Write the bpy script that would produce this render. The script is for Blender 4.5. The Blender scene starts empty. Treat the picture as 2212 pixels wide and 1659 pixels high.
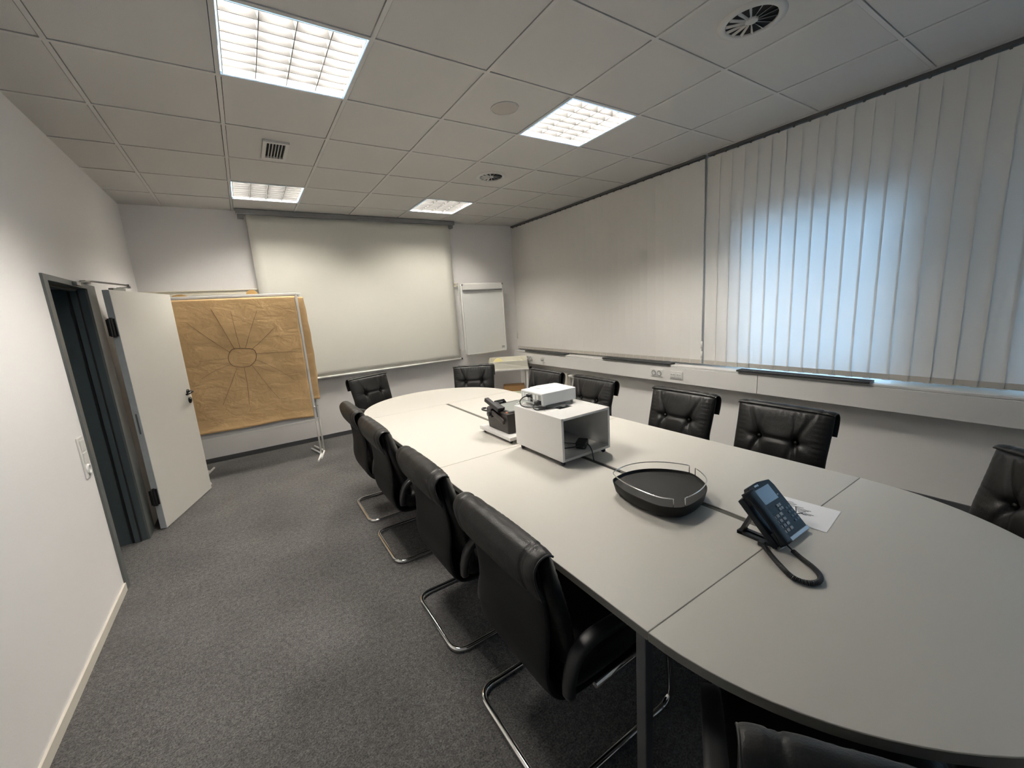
import bpy, bmesh, math, random
from mathutils import Vector, Matrix
random.seed(7)
C = bpy.context.scene.collection
PI = math.pi

# ---------------------------------------------------------------- materials
def new_mat(name):
    m = bpy.data.materials.new(name); m.use_nodes = True
    return m, m.node_tree.nodes, m.node_tree.links, m.node_tree.nodes['Principled BSDF']

def mat(name, col, rough=0.5, metal=0.0, bump=0.0, bscale=60.0, var=0.0, vscale=8.0, spec=0.5, coat=0.0, bdist=0.002):
    m, N, L, b = new_mat(name)
    b.inputs['Base Color'].default_value = (*col, 1)
    b.inputs['Roughness'].default_value = rough
    b.inputs['Metallic'].default_value = metal
    b.inputs['Specular IOR Level'].default_value = spec
    b.inputs['Coat Weight'].default_value = coat
    tc = N.new('ShaderNodeTexCoord')
    if var > 0:
        n = N.new('ShaderNodeTexNoise'); n.inputs['Scale'].default_value = vscale; n.inputs['Detail'].default_value = 4
        mx = N.new('ShaderNodeMix'); mx.data_type = 'RGBA'
        mx.inputs['A'].default_value = (*[c*(1-var) for c in col], 1)
        mx.inputs['B'].default_value = (*[min(1, c*(1+var)) for c in col], 1)
        L.new(tc.outputs['Object'], n.inputs['Vector']); L.new(n.outputs['Fac'], mx.inputs['Factor'])
        L.new(mx.outputs['Result'], b.inputs['Base Color'])
    if bump > 0:
        n = N.new('ShaderNodeTexNoise'); n.inputs['Scale'].default_value = bscale; n.inputs['Detail'].default_value = 3
        bp = N.new('ShaderNodeBump'); bp.inputs['Strength'].default_value = bump; bp.inputs['Distance'].default_value = bdist
        L.new(tc.outputs['Object'], n.inputs['Vector']); L.new(n.outputs['Fac'], bp.inputs['Height'])
        L.new(bp.outputs['Normal'], b.inputs['Normal'])
    return m

def emit(name, col, s):
    m = bpy.data.materials.new(name); m.use_nodes = True
    N, L = m.node_tree.nodes, m.node_tree.links
    N.clear(); o = N.new('ShaderNodeOutputMaterial'); e = N.new('ShaderNodeEmission')
    e.inputs['Color'].default_value = (*col, 1); e.inputs['Strength'].default_value = s
    L.new(e.outputs[0], o.inputs[0]); return m

def carpet_mat():
    m, N, L, b = new_mat('carpet'); b.inputs['Roughness'].default_value = 0.95; b.inputs['Specular IOR Level'].default_value = 0.15
    tc = N.new('ShaderNodeTexCoord')
    n = N.new('ShaderNodeTexNoise'); n.inputs['Scale'].default_value = 150; n.inputs['Detail'].default_value = 5; n.inputs['Roughness'].default_value = 0.75
    n2 = N.new('ShaderNodeTexNoise'); n2.inputs['Scale'].default_value = 3.0; n2.inputs['Detail'].default_value = 3
    n3 = N.new('ShaderNodeTexNoise'); n3.inputs['Scale'].default_value = 45; n3.inputs['Detail'].default_value = 3
    r = N.new('ShaderNodeValToRGB')
    r.color_ramp.elements[0].position = 0.34; r.color_ramp.elements[0].color = (*CARP_A, 1)
    r.color_ramp.elements[1].position = 0.68; r.color_ramp.elements[1].color = (*CARP_B, 1)
    mx = N.new('ShaderNodeMix'); mx.data_type = 'RGBA'; mx.blend_type = 'MULTIPLY'; mx.inputs['Factor'].default_value = 1.0
    r2 = N.new('ShaderNodeMapRange'); r2.inputs['From Min'].default_value = 0.3; r2.inputs['From Max'].default_value = 0.7
    r2.inputs['To Min'].default_value = 0.86; r2.inputs['To Max'].default_value = 1.12
    r3 = N.new('ShaderNodeMapRange'); r3.inputs['From Min'].default_value = 0.3; r3.inputs['From Max'].default_value = 0.7
    r3.inputs['To Min'].default_value = 0.75; r3.inputs['To Max'].default_value = 1.25
    mu = N.new('ShaderNodeMath'); mu.operation = 'MULTIPLY'
    for q in (n, n2, n3): L.new(tc.outputs['Object'], q.inputs['Vector'])
    L.new(n.outputs['Fac'], r.inputs['Fac']); L.new(n2.outputs['Fac'], r2.inputs['Value']); L.new(n3.outputs['Fac'], r3.inputs['Value'])
    L.new(r2.outputs[0], mu.inputs[0]); L.new(r3.outputs[0], mu.inputs[1])
    L.new(r.outputs['Color'], mx.inputs['A']); L.new(mu.outputs[0], mx.inputs['B']); L.new(mx.outputs['Result'], b.inputs['Base Color'])
    bp = N.new('ShaderNodeBump'); bp.inputs['Strength'].default_value = 0.8; bp.inputs['Distance'].default_value = 0.004
    L.new(n.outputs['Fac'], bp.inputs['Height']); L.new(bp.outputs['Normal'], b.inputs['Normal'])
    return m

def paper_mat():
    m, N, L, b = new_mat('kraft_paper'); b.inputs['Roughness'].default_value = 0.62; b.inputs['Specular IOR Level'].default_value = 0.35
    tc = N.new('ShaderNodeTexCoord')
    n = N.new('ShaderNodeTexNoise'); n.inputs['Scale'].default_value = 5; n.inputs['Detail'].default_value = 7; n.inputs['Roughness'].default_value = 0.65
    mp = N.new('ShaderNodeMapping'); mp.inputs['Scale'].default_value = (1.0, 1.0, 1.7)
    n2 = N.new('ShaderNodeTexNoise'); n2.inputs['Scale'].default_value = 6.5; n2.inputs['Detail'].default_value = 5; n2.inputs['Distortion'].default_value = 0.6
    mx = N.new('ShaderNodeMix'); mx.data_type = 'RGBA'
    mx.inputs['A'].default_value = (0.58, 0.37, 0.17, 1); mx.inputs['B'].default_value = (0.76, 0.53, 0.28, 1)
    L.new(tc.outputs['Object'], n.inputs['Vector']); L.new(tc.outputs['Object'], mp.inputs['Vector']); L.new(mp.outputs[0], n2.inputs['Vector'])
    L.new(n.outputs['Fac'], mx.inputs['Factor']); L.new(mx.outputs['Result'], b.inputs['Base Color'])
    bp = N.new('ShaderNodeBump'); bp.inputs['Strength'].default_value = 0.75; bp.inputs['Distance'].default_value = 0.014
    L.new(n2.outputs['Fac'], bp.inputs['Height']); L.new(bp.outputs['Normal'], b.inputs['Normal'])
    return m

def leather_mat():
    m, N, L, b = new_mat('black_leather')
    b.inputs['Base Color'].default_value = (0.010, 0.0095, 0.0095, 1); b.inputs['Roughness'].default_value = 0.42; b.inputs['Specular IOR Level'].default_value = 0.36
    tc = N.new('ShaderNodeTexCoord')
    v = N.new('ShaderNodeTexVoronoi'); v.inputs['Scale'].default_value = 260
    n = N.new('ShaderNodeTexNoise'); n.inputs['Scale'].default_value = 14; n.inputs['Detail'].default_value = 4
    a = N.new('ShaderNodeMath'); a.operation = 'MULTIPLY_ADD'; a.inputs[1].default_value = 0.12
    L.new(tc.outputs['Object'], v.inputs['Vector']); L.new(tc.outputs['Object'], n.inputs['Vector'])
    L.new(v.outputs['Distance'], a.inputs[0]); L.new(n.outputs['Fac'], a.inputs[2])
    bp = N.new('ShaderNodeBump'); bp.inputs['Strength'].default_value = 0.35; bp.inputs['Distance'].default_value = 0.008
    L.new(a.outputs[0], bp.inputs['Height']); L.new(bp.outputs['Normal'], b.inputs['Normal'])
    mr = N.new('ShaderNodeMapRange'); mr.inputs['To Min'].default_value = 0.34; mr.inputs['To Max'].default_value = 0.52
    L.new(n.outputs['Fac'], mr.inputs['Value']); L.new(mr.outputs[0], b.inputs['Roughness'])
    return m

def slat_mat():
    m, N, L, b = new_mat('blind_fabric')
    b.inputs['Base Color'].default_value = (0.93, 0.90, 0.855, 1); b.inputs['Roughness'].default_value = 0.85; b.inputs['Specular IOR Level'].default_value = 0.15
    out = N['Material Output']
    tr = N.new('ShaderNodeBsdfTranslucent'); tr.inputs['Color'].default_value = (0.72, 0.74, 0.75, 1)
    ms = N.new('ShaderNodeMixShader'); ms.inputs[0].default_value = 0.22
    L.new(b.outputs[0], ms.inputs[1]); L.new(tr.outputs[0], ms.inputs[2]); L.new(ms.outputs[0], out.inputs['Surface'])
    tc = N.new('ShaderNodeTexCoord'); n = N.new('ShaderNodeTexNoise'); n.inputs['Scale'].default_value = 320
    bp = N.new('ShaderNodeBump'); bp.inputs['Strength'].default_value = 0.25; bp.inputs['Distance'].default_value = 0.001
    L.new(tc.outputs['Object'], n.inputs['Vector']); L.new(n.outputs['Fac'], bp.inputs['Height']); L.new(bp.outputs['Normal'], b.inputs['Normal'])
    return m

def glass_mat():
    m = bpy.data.materials.new('window_glass'); m.use_nodes = True
    N, L = m.node_tree.nodes, m.node_tree.links; N.clear()
    o = N.new('ShaderNodeOutputMaterial'); t = N.new('ShaderNodeBsdfTransparent'); g = N.new('ShaderNodeBsdfGlossy'); g.inputs['Roughness'].default_value = 0.02
    f = N.new('ShaderNodeFresnel'); f.inputs['IOR'].default_value = 1.45; x = N.new('ShaderNodeMixShader')
    L.new(f.outputs[0], x.inputs[0]); L.new(t.outputs[0], x.inputs[1]); L.new(g.outputs[0], x.inputs[2]); L.new(x.outputs[0], o.inputs[0])
    return m

CARP_A = (0.034, 0.033, 0.034); CARP_B = (0.215, 0.208, 0.203)
M = {}
M['carpet'] = carpet_mat()
M['wall'] = mat('wall_paint', (0.88, 0.86, 0.85), 0.9, bump=0.25, bscale=90, spec=0.2)
M['wall_low'] = mat('parapet_paint', (0.86, 0.84, 0.815), 0.9, bump=0.2, bscale=90, spec=0.2)
M['tile'] = mat('ceiling_tile', (0.60, 0.585, 0.565), 0.95, bump=0.3, bscale=220, spec=0.1)
M['tbar'] = mat('ceiling_tbar', (0.60, 0.585, 0.565), 0.55)
M['void'] = mat('dark_gap', (0.03, 0.03, 0.03), 0.9)
M['frame'] = mat('door_frame_steel', (0.105, 0.115, 0.115), 0.38, var=0.08)
M['reveal'] = mat('door_reveal_steel', (0.055, 0.072, 0.08), 0.5)
M['rubber'] = mat('black_rubber', (0.012, 0.012, 0.013), 0.6)
M['leaf'] = mat('door_laminate', (0.66, 0.645, 0.60), 0.55, bump=0.05, bscale=40)
M['leaf_edge'] = mat('door_edge_grey', (0.55, 0.60, 0.63), 0.55, var=0.1, vscale=25)
M['blackmetal'] = mat('black_metal', (0.012, 0.012, 0.013), 0.35, bump=0.05)
M['steel'] = mat('grey_steel', (0.35, 0.35, 0.34), 0.3, metal=1.0)
M['chrome'] = mat('chrome', (0.80, 0.80, 0.79), 0.10, metal=1.0)
M['whiteplastic'] = mat('white_plastic', (0.78, 0.77, 0.74), 0.35)
M['whitepaint'] = mat('white_painted_steel', (0.85, 0.84, 0.81), 0.4)
M['cream'] = mat('cream_paint', (0.82, 0.77, 0.65), 0.45)
M['lam'] = mat('table_laminate', (0.60, 0.575, 0.525), 0.42, bump=0.06, bscale=500, var=0.02, vscale=300, spec=0.28, bdist=0.0005)
M['edge'] = mat('table_edge_shaded', (0.20, 0.195, 0.175), 0.5)  # shade on the rim put into the colour, darker than the tabletop
M['groove'] = mat('cable_groove', (0.085, 0.082, 0.065), 0.6)
M['tleg'] = mat('table_leg_paint', (0.10, 0.10, 0.105), 0.45)
M['leather'] = leather_mat()
M['shell'] = mat('chair_back_leather', (0.013, 0.0125, 0.0125), 0.6, bump=0.25, bscale=300, spec=0.22)
M['arm'] = mat('armrest_polyurethane', (0.028, 0.027, 0.028), 0.42)
M['piping'] = mat('leather_piping', (0.02, 0.019, 0.019), 0.35)
M['slat'] = slat_mat()
M['pocket'] = mat('slat_weight_pocket', (0.50, 0.47, 0.42), 0.8)
M['chain'] = mat('blind_chain', (0.55, 0.53, 0.49), 0.6)
M['rail'] = mat('headrail_dark', (0.10, 0.10, 0.10), 0.5)
M['trunk'] = mat('trunking_pvc', (0.80, 0.785, 0.76), 0.5, spec=0.35)
M['grille'] = mat('sill_grille', (0.05, 0.055, 0.06), 0.35, metal=0.3)
M['screen'] = mat('screen_fabric', (0.78, 0.765, 0.695), 0.85, spec=0.15)
M['screencase'] = mat('screen_case', (0.26, 0.26, 0.265), 0.45)
M['board'] = mat('whiteboard_enamel', (0.84, 0.85, 0.82), 0.32)
M['panelgrey'] = mat('pinboard_felt', (0.58, 0.58, 0.585), 0.85)
M['kraft'] = paper_mat()
M['marker'] = mat('marker_ink', (0.10, 0.052, 0.022), 0.7)
M['tan'] = mat('tan_card', (0.58, 0.36, 0.13), 0.7)
M['cart'] = mat('cart_white', (0.70, 0.69, 0.67), 0.4, spec=0.4)
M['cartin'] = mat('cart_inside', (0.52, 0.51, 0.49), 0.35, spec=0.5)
M['projwhite'] = mat('projector_white', (0.82, 0.83, 0.82), 0.35)
M['projgrey'] = mat('projector_port_grey', (0.50, 0.51, 0.50), 0.5)
M['blackplastic'] = mat('black_plastic', (0.018, 0.018, 0.019), 0.4, bump=0.08, bscale=300)
M['brownplastic'] = mat('brown_black_plastic', (0.028, 0.022, 0.020), 0.45, bump=0.1, bscale=300)
M['ohpglass'] = mat('projector_stage_glass', (0.32, 0.34, 0.32), 0.08, spec=0.7)
M['phone'] = mat('phone_body', (0.011, 0.014, 0.018), 0.42, spec=0.22)
M['lcd'] = mat('phone_screen', (0.15, 0.18, 0.235), 0.25, spec=0.5)
M['key'] = mat('phone_key', (0.34, 0.345, 0.35), 0.45)
M['silver'] = mat('silver_plastic', (0.42, 0.43, 0.44), 0.35, metal=0.4)
M['paper'] = mat('white_paper', (0.93, 0.93, 0.95), 0.7)
M['ink'] = mat('print_ink', (0.03, 0.03, 0.035), 0.7)
M['tray'] = mat('black_tray', (0.011, 0.011, 0.010), 0.55, bump=0.05, bscale=400, spec=0.25)
M['traycream'] = mat('cream_tray', (0.90, 0.87, 0.76), 0.4)
M['yellow'] = mat('yellow_card', (0.78, 0.70, 0.32), 0.6)
M['creamcard'] = mat('cream_card', (0.76, 0.73, 0.60), 0.6)
M['brownbox'] = mat('brown_cardboard', (0.36, 0.20, 0.08), 0.75)
M['green'] = mat('pale_green_card', (0.55, 0.60, 0.46), 0.7)
M['skirt'] = mat('grey_skirting', (0.075, 0.078, 0.085), 0.6)
M['skirtcream'] = mat('cream_skirting', (0.74, 0.70, 0.62), 0.5)
M['rad'] = mat('radiator_enamel', (0.70, 0.66, 0.58), 0.35)
M['louver'] = mat('louver_aluminium', (0.052, 0.0515, 0.051), 0.6, spec=0.12)
M['lampbox'] = mat('lamp_housing', (0.86, 0.85, 0.83), 0.5)
M['tube'] = emit('lamp_tube', (1.0, 0.945, 0.865), 172.0)
M['tube_far'] = emit('lamp_tube_far', (1.0, 0.94, 0.845), 124.0)
M['glass'] = glass_mat()
M['winframe'] = mat('window_frame', (0.70, 0.70, 0.70), 0.4)
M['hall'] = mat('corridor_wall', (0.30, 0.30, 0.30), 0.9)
M['darkin'] = mat('vent_inside', (0.012, 0.012, 0.013), 0.9)
M['ventblade'] = mat('vent_blade', (0.58, 0.57, 0.55), 0.45)
M['socketin'] = mat('socket_recess', (0.42, 0.41, 0.40), 0.5)

# ---------------------------------------------------------------- mesh helpers
def bm_new(): return bmesh.new()

def add_box(bm, x0, x1, y0, y1, z0, z1, mi=0, xf=None):
    vs = [Vector((x, y, z)) for x in (x0, x1) for y in (y0, y1) for z in (z0, z1)]
    if xf is not None: vs = [xf @ v for v in vs]
    v = [bm.verts.new(p) for p in vs]
    fs = []
    for q in ((0, 1, 3, 2), (4, 6, 7, 5), (0, 4, 5, 1), (2, 3, 7, 6), (0, 2, 6, 4), (1, 5, 7, 3)):
        f = bm.faces.new([v[i] for i in q]); f.material_index = mi; fs.append(f)
    return v, fs

def add_prism(bm, poly, z0, z1, mi=0, xf=None):
    """poly: list of (x,y) counter-clockwise; extruded z0..z1"""
    lo = [Vector((x, y, z0)) for x, y in poly]; hi = [Vector((x, y, z1)) for x, y in poly]
    if xf is not None: lo = [xf @ p for p in lo]; hi = [xf @ p for p in hi]
    a = [bm.verts.new(p) for p in lo]; b = [bm.verts.new(p) for p in hi]
    n = len(poly)
    f = bm.faces.new(list(reversed(a))); f.material_index = mi
    f = bm.faces.new(b); f.material_index = mi
    for i in range(n):
        f = bm.faces.new([a[i], a[(i+1) % n], b[(i+1) % n], b[i]]); f.material_index = mi
    return a, b

def smooth_path(pts, n=8, closed=False):
    P = [Vector(p) for p in pts]; out = []
    m = len(P)
    rng = range(m) if closed else range(m-1)
    for i in rng:
        p0 = P[(i-1) % m] if closed or i > 0 else P[0]*2-P[1]
        p1 = P[i]; p2 = P[(i+1) % m]
        p3 = P[(i+2) % m] if closed or i+2 < m else P[m-1]*2-P[m-2]
        for k in range(n):
            t = k/n
            out.append(0.5*((2*p1)+(p2-p0)*t+(2*p0-5*p1+4*p2-p3)*t*t+(3*p1-p0-3*p2+p3)*t**3))
    if not closed: out.append(P[-1].copy())
    return out

def round_corners(pts, r, n=6):
    P = [Vector(p) for p in pts]; out = [P[0]]
    for i in range(1, len(P)-1):
        a = (P[i-1]-P[i]); b = (P[i+1]-P[i])
        rr = min(r, a.length*0.49, b.length*0.49)
        A = P[i]+a.normalized()*rr; B = P[i]+b.normalized()*rr
        for k in range(n+1):
            t = k/n; out.append((1-t)**2*A+2*t*(1-t)*P[i]+t*t*B)
    out.append(P[-1]); return out

def add_tube(bm, path, r, seg=8, closed=False, mi=0, flat=None, cap=True):
    """sweep a circle (or ellipse flat=(a,b) with b along 'up') along path"""
    P = [Vector(p) for p in path]; n = len(P)
    rings = []; prev = None
    for i in range(n):
        if closed: t = P[(i+1) % n]-P[(i-1) % n]
        else: t = P[min(i+1, n-1)]-P[max(i-1, 0)]
        t.normalize()
        if prev is None:
            up = Vector((0, 0, 1)) if abs(t.z) < 0.9 else Vector((1, 0, 0))
            s = t.cross(up).normalized()
        else:
            s = prev-t*prev.dot(t)
            if s.length < 1e-6: s = t.orthogonal()
            s.normalize()
        prev = s; u = s.cross(t).normalized()
        ra, rb = (flat if flat else (r[i] if isinstance(r, list) else r, r[i] if isinstance(r, list) else r))
        rings.append([bm.verts.new(P[i]+s*(ra*math.cos(2*PI*k/seg))+u*(rb*math.sin(2*PI*k/seg))) for k in range(seg)])
    m = n if closed else n-1
    for i in range(m):
        A, B = rings[i], rings[(i+1) % n]
        for k in range(seg):
            f = bm.faces.new([A[k], A[(k+1) % seg], B[(k+1) % seg], B[k]]); f.material_index = mi; f.smooth = True
    if cap and not closed:
        bm.faces.new(list(reversed(rings[0]))).material_index = mi
        bm.faces.new(rings[-1]).material_index = mi

def add_lathe(bm, prof, seg=24, mi=0, xf=None, smooth=True):
    """prof: list of (r,z); revolve about z"""
    rings = []
    for r, z in prof:
        if r < 1e-6:
            p = Vector((0, 0, z)); p = xf @ p if xf is not None else p
            rings.append([bm.verts.new(p)])
        else:
            ring = []
            for k in range(seg):
                p = Vector((r*math.cos(2*PI*k/seg), r*math.sin(2*PI*k/seg), z))
                ring.append(bm.verts.new(xf @ p if xf is not None else p))
            rings.append(ring)
    for A, B in zip(rings, rings[1:]):
        for k in range(seg):
            k2 = (k+1) % seg
            if len(A) == 1 and len(B) == 1: continue
            if len(A) == 1: f = bm.faces.new([A[0], B[k2], B[k]])
            elif len(B) == 1: f = bm.faces.new([A[k], A[k2], B[0]])
            else: f = bm.faces.new([A[k], A[k2], B[k2], B[k]])
            f.material_index = mi; f.smooth = smooth

def add_grid(bm, fn, nu, nv, mi=0, smooth=True, closed_u=False):
    V = [[bm.verts.new(fn(i/nu, j/nv)) for j in range(nv+1)] for i in range(nu+1)]
    for i in range(nu):
        for j in range(nv):
            f = bm.faces.new([V[i][j], V[i+1][j], V[i+1][j+1], V[i][j+1]]); f.material_index = mi; f.smooth = smooth
    return V

def obj(name, bm, m, parent=None, bevel=0.0, bseg=2, smooth_angle=None, loc=None):
    bmesh.ops.remove_doubles(bm, verts=bm.verts, dist=1e-6)
    bmesh.ops.recalc_face_normals(bm, faces=bm.faces)
    me = bpy.data.meshes.new(name); bm.to_mesh(me); bm.free()
    for x in (m if isinstance(m, (list, tuple)) else [m]): me.materials.append(x)
    o = bpy.data.objects.new(name, me); C.objects.link(o)
    if loc is not None: o.location = loc
    if parent is not None: o.parent = parent
    if bevel > 0:
        b = o.modifiers.new('bevel', 'BEVEL'); b.width = bevel; b.segments = bseg; b.limit_method = 'ANGLE'; b.angle_limit = math.radians(40)
        b.harden_normals = False
    return o

def thing(name, label, cat, loc=(0, 0, 0), rotz=0.0, group=None):
    o = bpy.data.objects.new(name, None); o.empty_display_size = 0.1; C.objects.link(o)
    o.location = loc; o.rotation_euler = (0, 0, rotz); o['label'] = label; o['category'] = cat
    if group: o['group'] = group
    return o

def tag(o, label, cat, group=None, kind=None):
    o['label'] = label; o['category'] = cat
    if group: o['group'] = group
    if kind: o['kind'] = kind
    return o

def struct(name, bm, m, label=None, parent=None, bevel=0.0):
    o = obj(name, bm, m, parent, bevel=bevel)
    if parent is None:
        o['kind'] = 'structure'
        if label: o['label'] = label
    return o

def box(x0, x1, y0, y1, z0, z1):
    bm = bm_new(); add_box(bm, x0, x1, y0, y1, z0, z1); return bm

def dup(root, loc, rotz, label, group=None):
    r = root.copy(); C.objects.link(r); r.location = loc; r.rotation_euler = (0, 0, rotz)
    r['label'] = label
    if group: r['group'] = group
    for ch in list(root.children):
        c = ch.copy(); C.objects.link(c); c.parent = r
        for g in list(ch.children):
            d = g.copy(); C.objects.link(d); d.parent = c
    return r

# ---------------------------------------------------------------- room constants (metres)
XL, XR, XB = -0.34, 4.42, 4.535      # left wall, parapet wall, window wall
YB, YF = 4.27, -2.60                # back wall, wall behind the viewer
ZC = 2.85
G = 0.625                           # ceiling grid

# floor
b = box(XL-1.6, XB+0.2, YF-0.2, YB+0.2, -0.08, 0.0)
struct('floor', b, M['carpet'], 'dark grey speckled carpet floor')

# left wall with door opening
DY0, DY1, DZ = 1.795, 2.47, 1.885
b = bm_new()
add_box(b, XL-0.30, XL, YF-0.2, 1.745, 0, ZC+0.1)
add_box(b, XL-0.30, XL, 2.56, YB+0.2, 0, ZC+0.1)
add_box(b, XL-0.30, XL, 1.745, 2.56, 1.915, ZC+0.1)
struct('wall_left', b, M['wall'], 'white plastered wall with the door opening')
struct('wall_back', box(XL-0.3, XB+0.3, YB, YB+0.2, 0, ZC+0.1), M['wall'], 'white wall behind the projection screen')
struct('wall_front', box(XL-0.3, XB+0.3, YF-0.2, YF, 0, ZC+0.1), M['wall'], 'white wall behind the viewer')
# right wall: parapet below, window wall above
b = bm_new()
add_box(b, XR, XB+0.2, YF, YB, 0, 0.80)
W1 = (-0.58, 0.60, 0.83, 2.20); W2 = (-2.35, -1.20, 0.83, 2.20)
add_box(b, XB, XB+0.2, W1[1], YB, 0.80, ZC+0.1)
add_box(b, XB, XB+0.2, W2[1], W1[0], 0.80, ZC+0.1)
add_box(b, XB, XB+0.2, YF, W2[0], 0.80, ZC+0.1)
for w in (W1, W2):
    add_box(b, XB, XB+0.2, w[0], w[1], w[3], ZC+0.1)
    add_box(b, XB, XB+0.2, w[0], w[1], 0.80, w[2])
struct('wall_right', b, M['wall_low'], 'white parapet and window wall')
for k, w in enumerate((W1, W2)):
    b = bm_new()
    x0, x1 = XB+0.08, XB+0.14
    add_box(b, x0, x1, w[0], w[0]+0.06, w[2], w[3]); add_box(b, x0, x1, w[1]-0.06, w[1], w[2], w[3])
    add_box(b, x0, x1, w[0]+0.06, w[1]-0.06, w[2], w[2]+0.06); add_box(b, x0, x1, w[0]+0.06, w[1]-0.06, w[3]-0.06, w[3])
    wf = struct('window_%d' % (k+1), b, M['winframe'], 'window behind the vertical blind')
    obj('pane', box(x0+0.025, x0+0.03, w[0]+0.06, w[1]-0.06, w[2]+0.06, w[3]-0.06), M['glass'], wf)

# corridor seen through the door
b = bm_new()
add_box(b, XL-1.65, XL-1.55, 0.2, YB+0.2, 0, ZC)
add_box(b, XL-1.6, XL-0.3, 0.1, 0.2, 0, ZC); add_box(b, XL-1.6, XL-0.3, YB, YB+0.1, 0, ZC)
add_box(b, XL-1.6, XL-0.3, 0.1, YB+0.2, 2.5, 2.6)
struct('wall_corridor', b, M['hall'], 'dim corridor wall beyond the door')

# ---------------------------------------------------------------- ceiling: T-bar grid with recessed tiles
LAMPS = [(1, 1), (4, 1), (1, 5), (4, 5)]        # lamp cells (i, j)
b = bm_new()
def clip(a, lo, hi): return max(lo, min(hi, a))
BW, GAP = 0.0105, 0.0035
xlines = [XL]+[i*G for i in range(0, 8)]; xlines = [x for x in xlines if x < XR-0.03]+[XR+0.22]
ylines = [YF]+[j*G for j in range(-4, 7)]+[YB]
for a in range(len(xlines)-1):
    for c in range(len(ylines)-1):
        x0, x1, y0, y1 = xlines[a], xlines[a+1], ylines[c], ylines[c+1]
        ci, cj = round(x0/G) if x0 >= 0 else -1, round(y0/G)
        if (ci, cj) in LAMPS: continue
        e = BW+GAP
        xa = x0+(e if x0 > XL else 0); xb = x1-(e if x1 < XR else 0)
        ya = y0+(e if y0 > YF else 0); yb = y1-(e if y1 < YB else 0)
        add_box(b, xa, xb, ya, yb, ZC+0.004, ZC+0.016, 0)
for x in xlines[1:-1]: add_box(b, x-BW, x+BW, YF, YB, ZC, ZC+0.012, 1)
for y in ylines[1:-1]:
    for a in range(len(xlines)-1):
        x0, x1 = xlines[a], xlines[a+1]
        add_box(b, x0+(BW if x0 > XL else 0), x1-(BW if x1 < XR else 0), y-BW, y+BW, ZC, ZC+0.012, 1)
# dark void above the tiles, with holes over the lamps
for a in range(len(xlines)-1):
    for c in range(len(ylines)-1):
        x0, x1, y0, y1 = xlines[a], xlines[a+1], ylines[c], ylines[c+1]
        ci, cj = round(x0/G) if x0 >= 0 else -1, round(y0/G)
        z = ZC+0.14 if (ci, cj) in LAMPS else ZC+0.02
        f = b.faces.new([b.verts.new(p) for p in ((x0, y0, z), (x1, y0, z), (x1, y1, z), (x0, y1, z))]); f.material_index = 2
ce = struct('ceiling', b, [M['tile'], M['tbar'], M['void']], 'suspended ceiling of square white tiles')

# ---------------------------------------------------------------- lamps
def make_lamp(name, label, loc):
    t = thing(name, label, 'ceiling light', loc, 0, 'recessed louvre ceiling lights')
    h = 0.292
    b = bm_new()
    zt = 0.086
    add_box(b, -h, h, -h, h, zt, zt+0.004)
    for s in (-1, 1):
        add_box(b, s*h-0.002, s*h+0.002, -h, h, 0.0, zt)
        add_box(b, -h, h, s*h-0.002, s*h+0.002, 0.0, zt)
    obj('housing', b, M['lampbox'], t)
    b = bm_new(); H = 0.038
    def wedge(bm, a0, a1, c, axis, wt, wb):
        # wedge running along `axis`, wide at the top
        hh = H if axis == 'x' else 0.052
        pr = [(-wb, 0.003), (wb, 0.003), (wt, hh), (-wt, hh)]
        A = []; Bv = []
        for (o, z) in pr:
            if axis == 'y': A.append(bm.verts.new((c+o, a0, z))); Bv.append(bm.verts.new((c+o, a1, z)))
            else: A.append(bm.verts.new((a0, c+o, z))); Bv.append(bm.verts.new((a1, c+o, z)))
        bm.faces.new(A); bm.faces.new(list(reversed(Bv)))
        for k in range(4): bm.faces.new([A[k], A[(k+1) % 4], Bv[(k+1) % 4], Bv[k]])
    for c in range(-1, 2): wedge(b, -h+0.003, h-0.003, c*2*h/4, 'y', 0.014, 0.0018)
    n = 8
    for k in range(1, n):
        for q in range(4):
            xa = -h+q*2*h/4+0.0025; xb = -h+(q+1)*2*h/4-0.0025
            wedge(b, xa, xb, -h+k*2*h/n, 'x', 0.013, 0.0018)
    obj('louvre', b, M['louver'], t)
    for q in range(4):
        x = -h+(q+0.5)*2*h/4
        b = bm_new(); add_tube(b, [(x, -h+0.02, 0.060), (x, h-0.02, 0.060)], 0.013, seg=8)
        obj('tube', b, M['tube'], t)
    return t
LL = ['recessed square ceiling light nearest the viewer, at the upper left', 'recessed square ceiling light beside the round ceiling speaker',
      'recessed square ceiling light above the left end of the projection screen', 'recessed square ceiling light above the right end of the projection screen']
lp = None
for (i, j), lab in zip(LAMPS, LL):
    loc = ((i+0.5)*G, (j+0.5)*G, ZC+0.001)
    if lp is None: lp = make_lamp('ceiling_light', lab, loc)
    else:
        q = dup(lp, loc, 0, lab)
        if j == 5:
            for ch in q.children:
                if ch.name.startswith('tube'):
                    ch.material_slots[0].link = 'OBJECT'; ch.material_slots[0].material = M['tube_far']

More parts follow.
